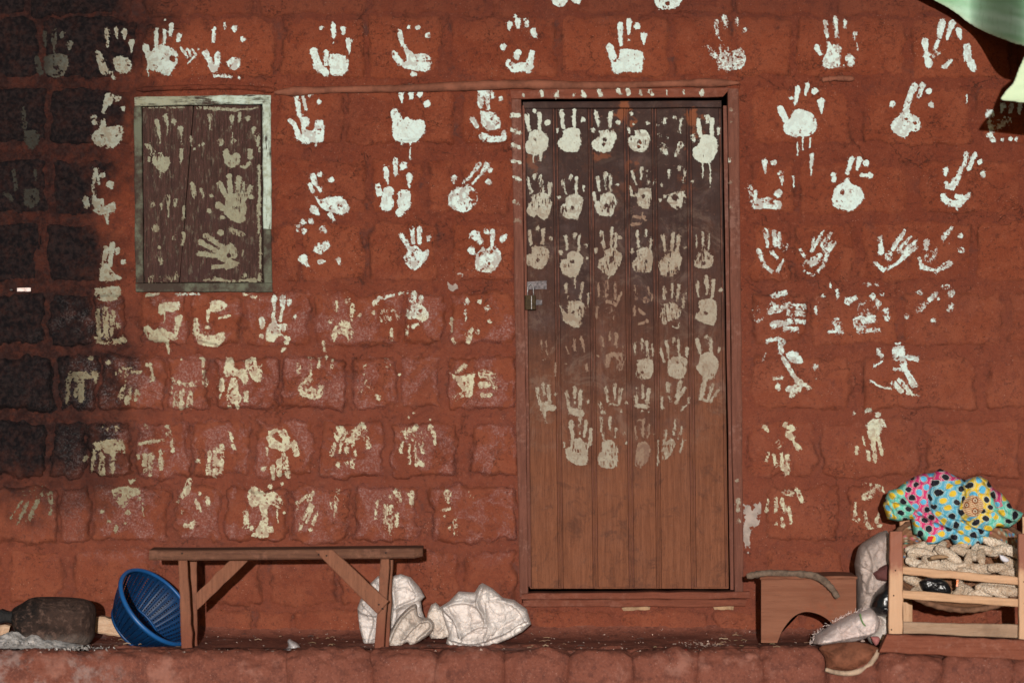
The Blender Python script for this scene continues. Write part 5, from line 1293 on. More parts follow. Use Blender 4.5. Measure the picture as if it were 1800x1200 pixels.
# ------------------------------------------------------------------ sacks
def sacks():
    root = thing('sack', 'limp white woven sack slumped behind the right legs of the bench', 'sack', 'white woven sacks on the floor')
    inflate('sack_body', [(628, 1068), (634, 1052), (650, 1042), (650, 1026), (664, 1012), (690, 1012), (704, 1008), (722, 1014), (738, 1032), (747, 1048), (740, 1056), (742, 1072), (750, 1095), (738, 1118), (716, 1128), (680, 1128), (640, 1133), (632, 1104)],
            0.19, 0.05, 0.05, M['sack'], root, 1.1, 7, rounded=False, relief=folds(crumple(21, 0.026, 34, 15), [([(688, 1022), (694, 1060), (690, 1100)], .03, 5), ([(720, 1020), (732, 1048), (700, 1064)], .03, 5), ([(640, 1060), (660, 1085), (650, 1125)], .025, 6), ([(628, 1070), (650, 1078), (672, 1076)], .02, 5)]))
    inflate('sack_fold', [(679, 1122), (688, 1104), (704, 1080), (722, 1064), (732, 1062), (736, 1082), (756, 1086), (764, 1098), (758, 1112), (742, 1124), (722, 1134), (716, 1128), (700, 1136), (684, 1134)],
            0.28, 0.05, 0.05, M['sack_brown'], root, 1.1, 7, relief=folds(crumple(25, 0.020, 28, 13), [([(684, 1128), (700, 1092), (722, 1068), (732, 1066)], .035, 5), ([(712, 1118), (730, 1098), (752, 1088), (758, 1100), (736, 1120)], .04, 5), ([(722, 1090), (738, 1096)], -.02, 6)]))
    settle(root, (P(690, 1133, .25)[0], -0.25, 0))
    root = thing('sack', 'crumpled white woven sack lying on the floor left of the door step', 'sack', 'white woven sacks on the floor')
    inflate('sack_neck', [(748, 1100), (752, 1076), (758, 1062), (766, 1058), (774, 1066), (790, 1070), (804, 1090), (796, 1118), (778, 1122), (757, 1122)],
            0.22, 0.05, 0.05, M['sack_brown'], root, 1.1, 7, rounded=False, relief=crumple(33, 0.024, 24, 12))
    inflate('sack_body', [(774, 1066), (790, 1056), (806, 1039), (822, 1040), (834, 1041), (842, 1028), (848, 1024), (866, 1034), (884, 1050), (904, 1054), (926, 1070), (934, 1096), (918, 1110), (896, 1122), (866, 1134), (830, 1139), (796, 1139), (784, 1130), (788, 1112), (780, 1088)],
            0.27, 0.06, 0.10, M['sack'], root, 1.1, 8, rounded=False, relief=folds(crumple(29, 0.028, 36, 16), [([(776, 1066), (800, 1058), (826, 1058), (846, 1072), (852, 1090)], .035, 5), ([(782, 1070), (800, 1090), (808, 1116)], .035, 5), ([(846, 1030), (838, 1056), (848, 1080)], .03, 5), ([(790, 1120), (830, 1128), (880, 1112), (918, 1090), (930, 1088)], .03, 6), ([(812, 1116), (838, 1100), (858, 1100), (852, 1118)], .03, 5), ([(884, 1052), (910, 1068), (926, 1092)], .02, 6), ([(866, 1110), (880, 1096), (904, 1084)], .025, 7)]))
    settle(root, (P(850, 1138, .3)[0], -0.3, 0))
    root = thing('sack', 'frayed pinkish white sack lying between the arched stool and the wooden rack', 'sack', 'sacks beside the rack')
    inflate('sack_body', [(1427, 1130), (1434, 1114), (1448, 1106), (1464, 1094), (1494, 1078), (1528, 1067), (1540, 1078), (1546, 1090), (1540, 1108), (1516, 1122), (1480, 1130), (1450, 1134)],
            0.42, 0.13, 0.06, M['sack_pink'], root, 1.1, 14, relief=folds(crumple(37, 0.018, 28, 13), [([(1440, 1126), (1480, 1116), (1530, 1108)], .02, 7), ([(1470, 1094), (1490, 1106), (1526, 1094)], .015, 7)]))
    inflate('sack_fold', [(1530, 1072), (1546, 1076), (1562, 1084), (1564, 1106), (1556, 1128), (1534, 1132), (1524, 1118), (1538, 1104), (1544, 1090)], 0.38, 0.09, 0.04, M['sack_brown'], root, 1.7, 16, crumple(38, 0.012, 20, 9))
    inflate('pink_rag', [(1530, 1118), (1544, 1118), (1547, 1126), (1540, 1134), (1534, 1128)], 0.47, 0.02, 0.01, plain('pink_rag', (0.42, 0.15, 0.14), 0.8, 0.2), root, 1.5, 8)
    tube('thread', [P(a, b, .56) for a, b in smooth_path([(1512, 1078), (1514, 1088), (1518, 1096), (1525, 1104)], 12)], [0.0028] * 12, M['green_thread'], root, 6)
    r = np.random.RandomState(4)
    vs, fs = [], []
    edge = smooth_path([(1427, 1131), (1433, 1115), (1448, 1106), (1464, 1094), (1494, 1079), (1526, 1069)], 60)
    for i in range(80):
        e = edge[r.randint(0, len(edge))]; u = r.normal(0, 1, 2)
        a = math.radians(r.uniform(150, 290)); L = r.uniform(3, 8)
        p = np.array([e, e + np.array([math.cos(a), math.sin(a)]) * L * .5 + u, e + np.array([math.cos(a + .5 * u[0]), math.sin(a + .5 * u[0])]) * L])
        q = smooth_path(p, 5); dq = 0.45 + r.uniform(-.01, .05)
        b = len(vs)
        for s in q:
            for w in (-.28, .28): vs.append(P(s[0] + w, s[1] + w, dq + abs(w) * .002))
        for s in range(4): fs.append((b + 2 * s, b + 2 * s + 1, b + 2 * s + 3, b + 2 * s + 2))
    o = mesh_obj('frayed_threads', vs, fs, M['sack_pink'], root, False); o['kind'] = 'stuff'
    settle(root, (P(1495, 1132, .42)[0], -0.42, 0))
    root = thing('sack', 'grey dusty sack slumped against the wall behind the stool and rack', 'sack', 'sacks beside the rack')
    inflate('sack_body', [(1502, 992), (1506, 972), (1512, 958), (1532, 944), (1550, 934), (1562, 938), (1568, 1000), (1566, 1080), (1540, 1112), (1512, 1112), (1506, 1070), (1505, 1020)],
            0.30, 0.12, 0.10, M['sack_grey'], root, 1.4, 14, relief=folds(crumple(41, 0.024, 34, 15), [([(1520, 956), (1530, 990), (1520, 1030)], .02, 6), ([(1512, 990), (1534, 1000), (1552, 990)], .02, 6)]))
    settle(root, (P(1535, 1110, .3)[0], -0.3, 0))
    o = inflate('rag', [(1531, 1006), (1540, 1000), (1562, 991), (1566, 1016), (1560, 1022), (1540, 1018)], 0.43, 0.04, 0.03, M['maroon'], None, 1.6, 12, crumple(44, .008, 16, 8))
    tag(o, 'maroon rag hanging over the grey sack by the rack post', 'rag')
    o = inflate('plastic_bag', [(1529, 1064), (1536, 1044), (1548, 1030), (1562, 1020), (1572, 1030), (1574, 1070), (1566, 1084), (1546, 1082), (1534, 1076)], 0.44, 0.09, 0.05, M['black_plastic'], None, 1.6, 20, crumple(47, .010, 22, 10))
    tag(o, 'black plastic bag stuffed beside the left post of the rack', 'plastic bag')
    o = inflate('plastic_bag', [(493, 1142), (506, 1136), (505, 1126), (509, 1122), (514, 1125), (522, 1129), (530, 1139), (534, 1148), (514, 1148)], 0.43, 0.03, 0.02, M['plastic_bag'], None, 1.2, 10, crumple(48, .006, 12, 6))
    tag(o, 'small clear plastic bag lying on the floor under the bench', 'plastic bag')
sacks()

# ------------------------------------------------------------------ arched stool with a stick on it
def stool():
    root = thing('stool', 'earth brown wooden stool with an arched opening right of the door step', 'stool')
    out = [(1338, 1129), (1338, 1017)] + [(x, 1017) for x in (1370, 1410, 1450, 1480)] + [(1505, 1016), (1505, 1129), (1486, 1129)]
    arch = smooth_path([(1486, 1129), (1474, 1106), (1452, 1086), (1433, 1077), (1413, 1075), (1394, 1084), (1376, 1106), (1366, 1129)], 26)
    poly = out + [tuple(p) for p in arch[1:-1]] + [(1366, 1129)]
    def panel(df, db, name):
        bm = bmesh.new()
        A = [bm.verts.new(P(x, y, df)) for x, y in poly]
        pts = [P(x, y, df) for x, y in poly]
        B = [bm.verts.new((p[0], -db, p[2])) for p in pts]
        f1 = bm.faces.new(A); f2 = bm.faces.new(B[::-1])
        n = len(poly)
        for i in range(n): bm.faces.new((A[i], B[i], B[(i + 1) % n], A[(i + 1) % n]))
        bmesh.ops.triangulate(bm, faces=[f1, f2]); bmesh.ops.recalc_face_normals(bm, faces=bm.faces)
        return bm_obj(name, bm, M['stool'], root)
    panel(0.44, 0.412, 'end_panel')
    panel(0.20, 0.172, 'end_panel')
    board('seat', [(1336, 1013.0), (1507, 1012.0), (1507, 1017.5), (1336, 1018.5)], 0.452, 0.16, M['stool'], root, 12, .0012, .003, 3)
    settle(root, (P(1420, 1129, .3)[0], -0.3, 0))
    p = smooth_path([P(1313, 1012, .40), P(1345, 1007.5, .41), P(1385, 1008, .43), P(1424, 1010, .46), P(1446, 1019, .475), P(1462, 1034, .48), P(1473, 1050, .48)], 44)
    rad = [0.0135 * (0.72 + 0.28 * math.sin(min(1, i / 5) * math.pi / 2)) * (1.0 - 0.25 * max(0, (i - 28) / 16)) * (0.9 + 0.2 * rnd.random()) for i in range(44)]
    o = tube('stick', p, rad, M['stick'], None, 12, 0.05, 6)
    tag(o, 'bent grey stick lying along the top of the arched stool', 'stick')
stool()

# ------------------------------------------------------------------ wooden rack with a tray of maize cobs and a printed cloth
def rack():
    root = thing('rack', 'pale raw wood rack holding the tray of maize cobs in the right corner', 'rack')
    board('post', [(1564, 934), (1587, 933), (1587, 1114), (1562, 1113)], 0.580, 0.540, M['post'], root, 12, .0008, .003, 1)
    board('post', [(1581, 897), (1603, 897), (1604, 1100), (1588, 1100)], 0.20, 0.165, M['pale_wood'], root, 12, .0008, .003, 2)
    board('post', [(1790, 938), (1816, 938), (1815, 1126), (1791, 1125)], 0.600, 0.560, M['post'], root, 12, .0008, .003, 3)
    board('post', [(1797, 908), (1818, 908), (1818, 1110), (1800, 1110)], 0.20, 0.165, M['pale_wood'], root, 12, .0008, .003, 4)
    board('rail', [(1587, 995), (1790, 1014), (1790, 1028), (1587, 1009)], 0.572, 0.545, M['pale_wood_h'], root, 12, .001, .003, 5)
    board('rail', [(1587, 1037), (1790, 1052), (1790, 1066), (1587, 1052)], 0.572, 0.545, M['pale_wood_h'], root, 12, .001, .003, 6)
    # the arms: short rails between front and back posts
    for px in (1578, 1800):
        for z in (P(0, 1044, .57)[2], P(0, 1002, .57)[2]):
            x = P(px, 1000, .38)[0]
            box('side_rail', x - .012, x + .012, -0.542, -0.20, z - .014, z + .014, M['pale_wood'], root)
    board('floor_plank', [(1588, 1092), (1792, 1097), (1792, 1121), (1588, 1112)], 0.552, 0.531, M['grey_wood'], root, 10, .001, .003, 7)
    board('back_rail', [(1600, 1094), (1800, 1098), (1800, 1116), (1600, 1112)], 0.200, 0.18, M['pale_wood_h'], root, 8, .001, .003, 8)
    for (a, b, q) in ((1571, 1046, .581), (1567, 1106, .581), (1574, 1002, .581), (1800, 1022, .601), (1801, 1060, .601)):
        nail_head(a, b, q, root, 0.003)
    settle(root, (P(1690, 1120, .4)[0], -0.4, 0))
    o = board('beam', [(1560, 1114), (1830, 1126), (1830, 1161), (1545, 1146)], 0.690, 0.625, M['red_wood'], None, 16, .0015, .004, 9)
    tag(o, 'red earth stained wooden beam lying on the veranda edge in front of the rack', 'beam')
rack()

TR_C = Vector(P(1688, 984, 0.36)); TR_T = math.radians(38); TR_R = 0.268
TR_M = Matrix.Translation(TR_C) @ Matrix.Rotation(TR_T, 4, 'X')
def tray_prof(r):      # depth below the rim plane
    return -0.075 * (1 - min(1, r / TR_R) ** 2.6)
def tray():
    root = thing('basket_tray', 'wide shallow woven tray tilted on the wooden rack and heaped with maize cobs', 'basket')
    nr, na = 44, 150
    V, cols, Fc = [], [], []
    r_ = np.random.RandomState(2)
    pal = np.array([(0.20, 0.09, 0.045), (0.26, 0.13, 0.07), (0.16, 0.07, 0.035)])
    mot = np.array([(0.03, 0.18, 0.36), (0.45, 0.09, 0.12), (0.02, 0.02, 0.02), (0.07, 0.25, 0.2), (0.4, 0.35, 0.25)])
    for side in (0, 1):
        for i in range(nr + 1):
            r = TR_R * i / nr
            for k in range(na):
                a = 2 * math.pi * k / na
                z = tray_prof(r) + 0.0018 * math.sin(i * math.pi) + 0.0022 * ((i + (k // 3)) % 2) - (0.009 if side else 0)
                V.append(TR_M @ Vector((r * math.cos(a), r * math.sin(a), z)))
                c = pal[(i * 7 + (k // 3) * 3) % 3]
                if i > nr - 12 and k < 70 and r_.rand() < 0.20: c = mot[r_.randint(5)]
                cols.append(c)
    N = (nr + 1) * na
    for side in (0, 1):
        for i in range(nr):
            for k in range(na):
                a = side * N + i * na + k; b = side * N + i * na + (k + 1) % na
                Fc.append((a, b, b + na, a + na) if not side else (a + na, b + na, b, a))
    mesh_obj('weave', V, Fc, M['tray'], root, False, None, np.array(cols))
    n = 120
    path = [TR_M @ Vector(((TR_R + .003) * math.cos(2 * math.pi * i / n), (TR_R + .003) * math.sin(2 * math.pi * i / n), -0.002)) for i in range(n + 1)]
    tube('rim', path, [0.0095 + 0.0015 * (i % 3) for i in range(n + 1)], plain('dark_basket_rim', (0.17, 0.085, 0.05), .8, .15, .5, 40), root, 8)
    settle(root, tuple(TR_C + Vector((0, 0, -.2))))
tray()

def cob_mesh(seed, L, R):
    r = np.random.RandomState(seed)
    nl, na = 26, 20; vs, fs = [], []
    bend = r.normal(0, .010)
    for i in range(nl + 1):
        t = i / nl
        rad = R * (0.62 + 0.38 * math.sin(min(1, t * 3.2) * math.pi / 2)) * (1 - 0.55 * max(0, (t - .55) / .45) ** 2)
        if i in (0, nl): rad *= 0.45
        for k in range(na):
            kern = 0.10 * math.sin(k * math.pi / 1.0 + i * 2.1) * (1 if k % 2 else .4)
            rr = rad * (0.95 + 0.5 * kern + r.normal(0, .035))
            a = 2 * math.pi * k / na
            vs.append((rr * math.cos(a) + bend * math.sin(t * math.pi), rr * math.sin(a), (t - .5) * L))
    for i in range(nl):
        for k in range(na): fs.append((i * na + k, i * na + (k + 1) % na, (i + 1) * na + (k + 1) % na, (i + 1) * na + k))
    fs.append(tuple(range(na))[::-1]); fs.append(tuple(nl * na + k for k in range(na)))
    me = bpy.data.meshes.new('maize_cob'); me.from_pydata(vs, [], fs); me.update(); me.materials.append(M['cob'])
    return me

def cobs():
    meshes = [cob_mesh(i, L, R) for i, (L, R) in enumerate([(0.105, .0175), (0.12, .019), (0.09, .017), (0.115, .020), (0.08, .0175)])]
    r = np.random.RandomState(8)
    spots = []
    # (px, py) centre in the photograph, in-plane angle, lift above the tray, mesh
    hand = [(1622, 978, -25, .035, 1), (1614, 990, -35, .05, 0), (1645, 992, -30, .045, 3), (1668, 976, -38, .06, 1), (1678, 988, -30, .055, 0),
            (1701, 988, 78, .06, 2), (1716, 968, 80, .05, 0), (1731, 994, -12, .06, 3), (1726, 977, 85, .06, 2), (1738, 968, -20, .045, 4), (1754, 958, -32, .06, 1),
            (1754, 998, 10, .065, 4), (1770, 974, -28, .06, 3), (1780, 990, -40, .055, 0), (1775, 1003, -10, .05, 2), (1612, 960, 30, .02, 0), (1606, 972, 70, .03, 4),
            (1651, 965, 60, .04, 2), (1640, 958, 10, .03, 0), (1690, 960, 20, .04, 2), (1700, 968, -30, .05, 0), (1700, 1006, -20, .05, 4),
            (1640, 1002, -15, .05, 1), (1772, 1038, -8, .05, 1), (1748, 1040, -25, .04, 0), (1778, 1024, 12, .045, 3), (1680, 1034, 75, .05, 0), (1690, 1044, 50, .03, 4), (1735, 1028, 10, .045, 2),
            (1705, 1040, -60, .02, 2), (1615, 1030, 60, .03, 0), (1606, 1020, -20, .03, 4), (1720, 1050, 5, .02, 0), (1660, 1046, 10, .02, 2), (1790, 1010, 40, .03, 0), (1795, 980, 70, .03, 2)]
    where = ['in the left of the heap', 'in the middle of the heap', 'in the right of the heap']
    first = {}
    for i, (px, py, ang, lift, mi) in enumerate(hand):
        # meet the line of sight with the tray's plane
        o = Vector((0, -D, ZC)); p = Vector(P(px, py, 0)); dr = (p - o).normalized()
        n = (TR_M.to_3x3() @ Vector((0, 0, 1))); c = TR_C + n * (lift - 0.03)
        t = (c - o).dot(n) / dr.dot(n)
        hit = o + dr * t
        loc = TR_M.inverted() @ hit
        rr = math.hypot(loc.x, loc.y)
        if rr > TR_R * 0.93:
            loc.x *= TR_R * .93 / rr; loc.y *= TR_R * .93 / rr
        a = math.radians(ang)
        ax = Vector((math.cos(a), math.sin(a), r.normal(0, .12))).normalized()
        q = Vector((0, 0, 1)).rotation_difference(ax).to_matrix().to_4x4() @ Matrix.Rotation(r.uniform(0, 6.28), 4, 'Z')
        ob = bpy.data.objects.new('maize_cob', meshes[mi]); link(ob)
        ob.matrix_world = TR_M @ Matrix.Translation(loc) @ q
        zone = ('under the hem of the cloth' if py < 970 else 'in the middle of the heap' if py < 988 else 'against the upper rail' if py < 1017 else 'between the two rails')
        spots.append((zone, px, ob))
    for zone in sorted({q[0] for q in spots}):
        row = sorted([q for q in spots if q[0] == zone], key=lambda q: q[1])
        names = ['leftmost'] + [w + ' from the left' for w in ('second', 'third', 'fourth', 'fifth', 'sixth', 'seventh', 'eighth', 'ninth', 'tenth', 'eleventh', 'twelfth', 'thirteenth', 'fourteenth')]
        for n_, (z_, x_, ob) in enumerate(row):
            w = 'rightmost' if n_ == len(row) - 1 else names[n_]
            tag(ob, 'pale bare maize cob, %s of those %s' % (w, zone), 'maize cob', 'maize cobs heaped in the tray')
cobs()

def tray_bits():
    o = inflate('plastic_bag', [(1616, 1022), (1628, 1016), (1650, 1016), (1664, 1022), (1672, 1036), (1668, 1046), (1640, 1044), (1622, 1036)], 0.50, 0.02, 0.02, M['black_plastic'], None, 1.5, 12, crumple(51, .006, 14, 7))
    tag(o, 'scrap of black plastic between the two rails of the rack', 'plastic')
    o = board('plastic_strip', [(1681.5, 1018), (1685, 1018), (1684, 1030), (1680.5, 1030)], 0.535, 0.532, M['orange'], None, 4, .0003, .0004, 2)
    tag(o, 'short orange plastic strip hanging among the cobs between the rails', 'strip')
    o = inflate('husk', [(1634, 978), (1646, 974), (1664, 976), (1668, 980), (1650, 982), (1638, 984)], 0.545, 0.008, 0.004, M['husk'], None, 1.3, 6, crumple(52, .003, 10, 6))
    tag(o, 'dry brown maize husk lying across the cobs', 'husk')
    o = inflate('paper_scrap', [(1756, 974), (1766, 977), (1774, 984), (1768, 988), (1760, 984)], 0.545, 0.006, 0.003, plain('white_paper', (0.6, 0.58, 0.62), .7, .2), None, 1.3, 5, crumple(53, .003, 10, 6))
    tag(o, 'white scrap of paper among the cobs at the right', 'paper')
tray_bits()

def cloth():
    seed = 61
    def motif(X, Y, h):
        S = X.shape
        wx = X + 7 * (fbm(X / 40, Y / 40, 71, 2) - .5) * 2 + h * 150; wy = Y + 7 * (fbm(X / 40 + 5, Y / 40, 72, 2) - .5) * 2 - h * 110
        ang = 0.30; ux = wx * math.cos(ang) + wy * math.sin(ang); uy = -wx * math.sin(ang) + wy * math.cos(ang)
        pit = 22.5
        rowi = np.floor(uy / (pit * .52)); ox = (rowi % 2) * pit * .5
        ci = np.floor((ux - ox) / pit)
        lx = (ux - ox) - (ci + .5) * pit; ly = uy - (rowi + .5) * pit * .52
        rad = np.hypot(lx / 1.2, ly)
        # colour zones: diagonal bands of pink, blue, yellow, mint
        def reg(pl): return poly_sd(wx, wy, pl)[0] > 0
        pink = reg([(1592, 840), (1636, 818), (1690, 825), (1700, 838), (1650, 846), (1634, 862), (1634, 880), (1640, 896), (1660, 910), (1664, 925), (1640, 938), (1610, 920), (1604, 900), (1612, 890), (1590, 868)]) | reg([(1738, 852), (1760, 862), (1764, 884), (1752, 886)])
        yell = reg([(1694, 850), (1716, 834), (1742, 846), (1740, 880), (1748, 900), (1720, 926), (1700, 918), (1686, 896), (1690, 876)]) | reg([(1550, 884), (1562, 876), (1566, 908), (1556, 912)])
        blue = (wx > 1632) & (wx < 1738)
        base = np.zeros(S + (3,)); base[:] = (0.11, 0.42, 0.33)
        base[blue] = (0.085, 0.32, 0.44)
        base[yell] = (0.56, 0.38, 0.028); base[pink] = (0.48, 0.03, 0.13)
        par = _hash(ci, rowi, 9)
        dot = np.zeros(S + (3,)); dot[:] = (0.008, 0.008, 0.014)
        alt = ((ci + rowi) % 2 == 0)
        dot[alt] = (0.56, 0.38, 0.028)
        dot[alt & (pink | yell)] = (0.085, 0.36, 0.55)
        line = np.array((0.45, 0.55, 0.50))
        c = base.copy()
        c = np.where(((rad > 6.7) & (rad < 7.6))[..., None], 0.45 * base + 0.55 * line, c)
        c = np.where((rad < 5.6)[..., None], line * .8, c)
        c = np.where((rad < 4.9)[..., None], dot, c)
        # a striped oval medallion with three rings
        mx, my = (X - 1707) / 19.0, (Y - 888) / 19.0
        mr = np.hypot(mx, my)
        stripe = ((np.floor((Y + 0.25 * X) / 1.8) % 2) == 0)
        med = np.where(stripe[..., None], np.array((0.34, 0.15, 0.06)), np.array((0.46, 0.36, 0.24)))
        for (ex, ey, er) in ((1711, 878, 5.6), (1711, 897, 5.6), (1696, 886, 5.2)):
            er_ = np.hypot(X - ex, Y - ey)
            med = np.where((er_ < er)[..., None], np.array((0.20, 0.06, 0.02)), med); med = np.where((er_ < er * .62)[..., None], np.array((0.5, 0.4, 0.28)), med); med = np.where((er_ < er * .3)[..., None], np.array((0.12, 0.05, 0.03)), med)
        c = np.where((mr < 1)[..., None], med, c)
        sq = (np.abs(X - 1632 + (Y - 946) * .35) < 5) & (np.abs(Y - 946) < 5)
        c = np.where(sq[..., None], np.array((0.45, 0.015, 0.02)), c)
        return c
    poly = [(1552, 888), (1556, 876), (1562, 862), (1578, 858), (1590, 848), (1606, 838), (1622, 832), (1640, 831), (1652, 823), (1664, 828), (1682, 838), (1698, 843), (1712, 838), (1722, 836), (1736, 843), (1746, 858), (1760, 866), (1774, 882), (1780, 893), (1799, 901), (1792, 914), (1774, 928), (1752, 925), (1740, 934), (1736, 950), (1714, 960), (1692, 962), (1676, 956), (1670, 946), (1658, 950), (1646, 956), (1628, 957), (1618, 942), (1606, 938), (1602, 912), (1578, 916), (1560, 912)]
    o = inflate('cloth', poly, 0.27, 0.05, 0.05, M['cloth'], None, 0.95, 9, rounded=False, color=motif,
                relief=folds(crumple(seed, 0.020, 44, 22), [([(1640, 836), (1634, 866), (1638, 900), (1660, 922)], .022, 6), ([(1690, 846), (1696, 870), (1684, 896), (1704, 922), (1740, 930)], .026, 6), ([(1566, 880), (1596, 886), (1620, 904), (1668, 926)], .02, 6), ([(1640, 892), (1670, 908), (1700, 912)], .02, 6), ([(1722, 838), (1744, 870), (1756, 900), (1776, 912)], .022, 7), ([(1556, 880), (1568, 896), (1572, 914)], .018, 5), ([(1680, 930), (1706, 940), (1732, 936)], .014, 6)]))
    tag(o, 'crumpled cotton cloth with bright dots on pink, blue and yellow thrown over the cobs', 'cloth')
cloth()

# ------------------------------------------------------------------ small things on the floor and the edge
def small():
    root = thing('bark_shell', 'curled piece of brown leathery husk drooping over the edge blocks beneath the frayed sack', 'husk')
    inflate('shell', [(1451, 1178), (1450, 1156), (1440, 1137), (1470, 1129), (1512, 1128), (1544, 1138), (1541, 1153), (1531, 1168), (1513, 1178), (1490, 1182), (1468, 1181)], 0.60, 0.06, 0.03, M['hide'], root, 1.5, 26, flat=True, relief= lambda X, Y: 0.004 * (fbm(X / 8, Y / 8, 3) - .5))
    p = smooth_path([P(1451, 1176, .63), P(1468, 1181, .635), P(1490, 1183, .64), P(1510, 1179, .64), P(1526, 1170, .635), P(1538, 1155, .63), P(1544, 1142, .62)], 30)
    tube('lip', p, [0.0105 * (0.7 + 0.3 * math.sin(i / 29 * math.pi)) for i in range(30)], M['lip'], root, 10, 0.06, 3)
    settle(root, (P(1495, 1170, .62)[0], -0.6, -0.02))
    def crumb(name, px, py, d, s, mat, seed):
        bm = bmesh.new(); bmesh.ops.create_icosphere(bm, subdivisions=2, radius=1)
        for v in bm.verts:
            v.co *= s * (0.75 + 0.5 * float(fbm(np.array(v.co.x * 1.7 + seed), np.array(v.co.y * 1.7 + v.co.z), seed))); v.co.z *= 0.6
        bm.transform(Matrix.Translation(P(px, py, d)))
        return bm_obj(name, bm, mat, None, True)
    tag(crumb('crumb', 429, 1147, 0.52, 0.016, M['yellow'], 3), 'yellow crumb of food on the floor edge below the bench', 'crumb')
    tag(crumb('plastic_scrap', 1203, 1143, 0.53, 0.010, M['red_chip'], 4), 'tiny red plastic scrap on the floor below the door', 'scrap')
    o = board('wood_chip', [(1092, 1067), (1143, 1066), (1142, 1072), (1096, 1073)], 0.010, 0.0, M['husk'], None, 6, .0012, .001, 3)
    tag(o, 'tan splinter of wood wedged under the middle of the door sill', 'splinter')
    o = board('wood_chip', [(1253, 1065), (1290, 1064), (1289, 1072), (1256, 1071)], 0.012, 0.0, M['husk'], None, 6, .0012, .001, 4)
    tag(o, 'tan splinter of wood wedged under the right end of the door sill', 'splinter')
    o = board('metal_strip', [(30, 506), (54, 505.5), (54, 512), (30, 512.5)], 0.030, 0.018, M['steel'], None, 4, .0004, .001, 5)
    o.data.materials[0] = plain('pale_bone', (0.62, 0.47, 0.43), 0.4, 0.5, 0.4, 60)
    tag(o, 'small pale strip tucked into a joint of the sooty wall', 'strip')
    o = crumb('nail', 20, 509.5, 0.02, 0.006, M['steel'], 7)
    tag(o, 'shiny nail head in the sooty wall beside the pale strip', 'nail')
    # grit, chips and dust on floor and edge
    r = np.random.RandomState(77); vs, fs = [], []
    for i in range(900):
        px = r.uniform(-250, 2050); d = r.uniform(0.02, 0.56) if r.rand() < .8 else r.uniform(.5, .6)
        x = (px - 900) * (D - d) / F; s = abs(r.normal(0, .0016)) + .0007
        z = floor_z(d) + 0.005 + 0.035 * math.exp(-d / .035) + r.uniform(0, .004)
        b = len(vs)
        for w in r.normal(0, 1, (4, 3)): vs.append((x + w[0] * s, -d + w[1] * s, z + w[2] * s * .6))
        fs += [(b, b + 1, b + 2), (b, b + 2, b + 3), (b, b + 3, b + 1), (b + 1, b + 3, b + 2)]
    # a smear of white crumbs in front of the door
    for i in range(150):
        px = r.normal(1238, 22); d = 0.40 + r.normal(0, .05)
        x = (px - 900) * (D - d) / F; s = abs(r.normal(0, .002)) + .0008; b = len(vs)
        for w in r.normal(0, 1, (4, 3)): vs.append((x + w[0] * s, -d + w[1] * s, floor_z(d) + 0.012 + w[2] * s * .6))
        fs += [(b, b + 1, b + 2), (b, b + 2, b + 3), (b, b + 3, b + 1), (b + 1, b + 3, b + 2)]
    o = mesh_obj('grit', vs, fs, plain('pale_grit', (0.50, 0.36, 0.30), .9, .2, .6, 9), None, False)
    o['kind'] = 'stuff'; o['label'] = 'pale grit and crumbs scattered over the veranda floor'; o['category'] = 'grit'
small()

def litter():
    r = np.random.RandomState(91); vs, fs, cols = [], [], []
    pal = [(0.20, 0.12, 0.07), (0.13, 0.065, 0.04), (0.30, 0.21, 0.14), (0.05, 0.03, 0.025), (0.16, 0.11, 0.06)]
    for i in range(85):
        px = r.uniform(-100, 1900) if r.rand() < .55 else r.choice([150, 230, 640, 960, 1290, 1400, 1440]) + r.normal(0, 40)
        d = r.uniform(0.03, 0.57)
        if 1100 < px < 1200 and r.rand() < .5: continue
        x = (px - 900) * (D - d) / F; L = r.uniform(.006, .035); w = r.uniform(.0006, .0018); a = r.uniform(-.6, .6) if r.rand() < .8 else r.uniform(0, 3.1)
        z = floor_z(d) + 0.012 + 0.035 * math.exp(-d / .035) + (0.010 if d > .5 else 0)
        b = len(vs); n = 4; cv = r.normal(0, .25); c = pal[r.randint(5)]
        for k in range(n + 1):
            t = k / n - .5
            cx, cy = x + math.cos(a + cv * t) * t * L, -d + math.sin(a + cv * t) * t * L
            hz = z + 0.004 * (1 - 4 * t * t) * r.rand()
            vs += [(cx, cy - w, hz), (cx, cy + w, hz + w), (cx, cy, hz + 2 * w)]; cols += [c] * 3
        for k in range(n):
            for j in range(3): fs.append((b + 3 * k + j, b + 3 * k + (j + 1) % 3, b + 3 * k + 3 + (j + 1) % 3, b + 3 * k + 3 + j))
    o = mesh_obj('litter', vs, fs, M['tray'], None, False, None, np.array(cols))
    o['kind'] = 'stuff'; o['label'] = 'bits of straw, husk and twig scattered over the veranda floor'; o['category'] = 'litter'
litter()

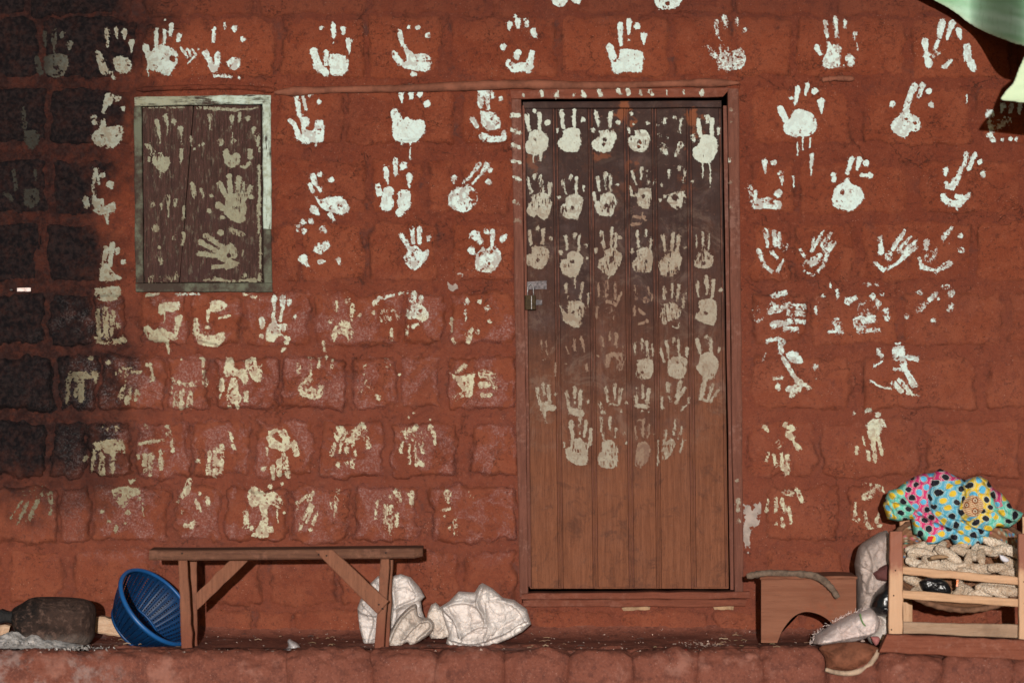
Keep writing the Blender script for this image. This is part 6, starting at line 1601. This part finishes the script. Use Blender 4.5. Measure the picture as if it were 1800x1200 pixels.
# ------------------------------------------------------------------ banana plant reaching in at the top right
def plant():
    root = thing('banana_plant', 'banana plant with broad pale leaves reaching into the top right corner', 'plant')
    d = 0.75
    base = Vector(P(2230, 600, d)); base.z = -0.46
    crown = Vector(P(2190, 40, d))
    trunk = smooth_path([tuple(base), (base.x - .02, base.y, .6), (base.x - .05, base.y, 1.5), tuple(crown)], 30)
    tube('stem', trunk, [0.085 - 0.045 * i / 29 for i in range(30)], plain('banana_stem', (0.20, 0.24, 0.09), .5, .4, .4, 10), root, 16)
    def leaf(poly, mid, c1, c2, dep, seed, wave):
        a, b = np.array(mid[0], float), np.array(mid[1], float)
        t = (b - a) / np.linalg.norm(b - a); nrm = np.array([-t[1], t[0]])
        def rel(X, Y):
            u = (X - a[0]) * t[0] + (Y - a[1]) * t[1]; v = (X - a[0]) * nrm[0] + (Y - a[1]) * nrm[1]
            return 0.0003 * np.sin((u + np.abs(v) * .35) / 2.3)
        def colr(X, Y, h):
            u = (X - a[0]) * t[0] + (Y - a[1]) * t[1]; v = (X - a[0]) * nrm[0] + (Y - a[1]) * nrm[1]
            s = v + 0.10 * u + 6 * fbm(X / 80, Y / 50, seed)
            st = 0.5 + 0.5 * np.sin(s / 3.2)
            f = np.clip(st * 0.22 + 1.5 * (fbm(u / 90, s / 22, seed + 1) - .25), 0, 1)[..., None]
            c = np.array(c1) * (1 - f) + np.array(c2) * f
            e = np.exp(-poly_sd(X, Y, poly)[0] / 4.0)[..., None]
            return c * (1 - .45 * e) + np.array((0.52, 0.55, 0.40)) * .45 * e
        def bnd(X, Y):
            v = (X - a[0]) * nrm[0] + (Y - a[1]) * nrm[1]
            return wave * np.cos(v / 110.0) + 0.03 * (fbm(X / 90, Y / 90, seed) - .5) - (0.64 * sstep(1812, 1700, X) if wave > .02 else 0)
        return inflate('leaf', poly, dep, 0.004, 0.002, M['leaf'], root, 3.0, 6, rel, colr, bend=bnd)
    leaf([(1612, -14), (1640, 0), (1664, 13), (1684, 26), (1704, 42), (1732, 57), (1764, 70), (1800, 81), (1880, 92), (2000, 84), (2120, 60), (2170, 10), (2100, -120), (1950, -220), (1780, -230), (1650, -160), (1600, -70)],
         ((2170, 120), (1600, -60)), (0.15, 0.33, 0.17), (0.37, 0.54, 0.42), d, 3, 0.03)
    leaf([(1757, 176), (1768, 160), (1781, 146), (1788, 128), (1795, 112), (1806, 94), (1850, 70), (1960, 62), (2110, 50), (2150, 90), (2060, 150), (1950, 182), (1860, 186), (1800, 181)],
         ((2150, 80), (1757, 178)), (0.42, 0.58, 0.36), (0.55, 0.68, 0.46), d + .03, 7, 0.01)
    for e in ((2150, 20), (2135, 80)):
        tube('petiole', smooth_path([tuple(crown + Vector((0, 0, -.12))), P(2185, 40, d - .02), P(e[0] - 40, e[1], d - .012)], 12), [0.022 - 0.0011 * i for i in range(12)], plain('petiole', (0.25, 0.32, 0.12), .5, .4), root, 10)
    settle(root, (base.x, base.y, -0.46))
plant()
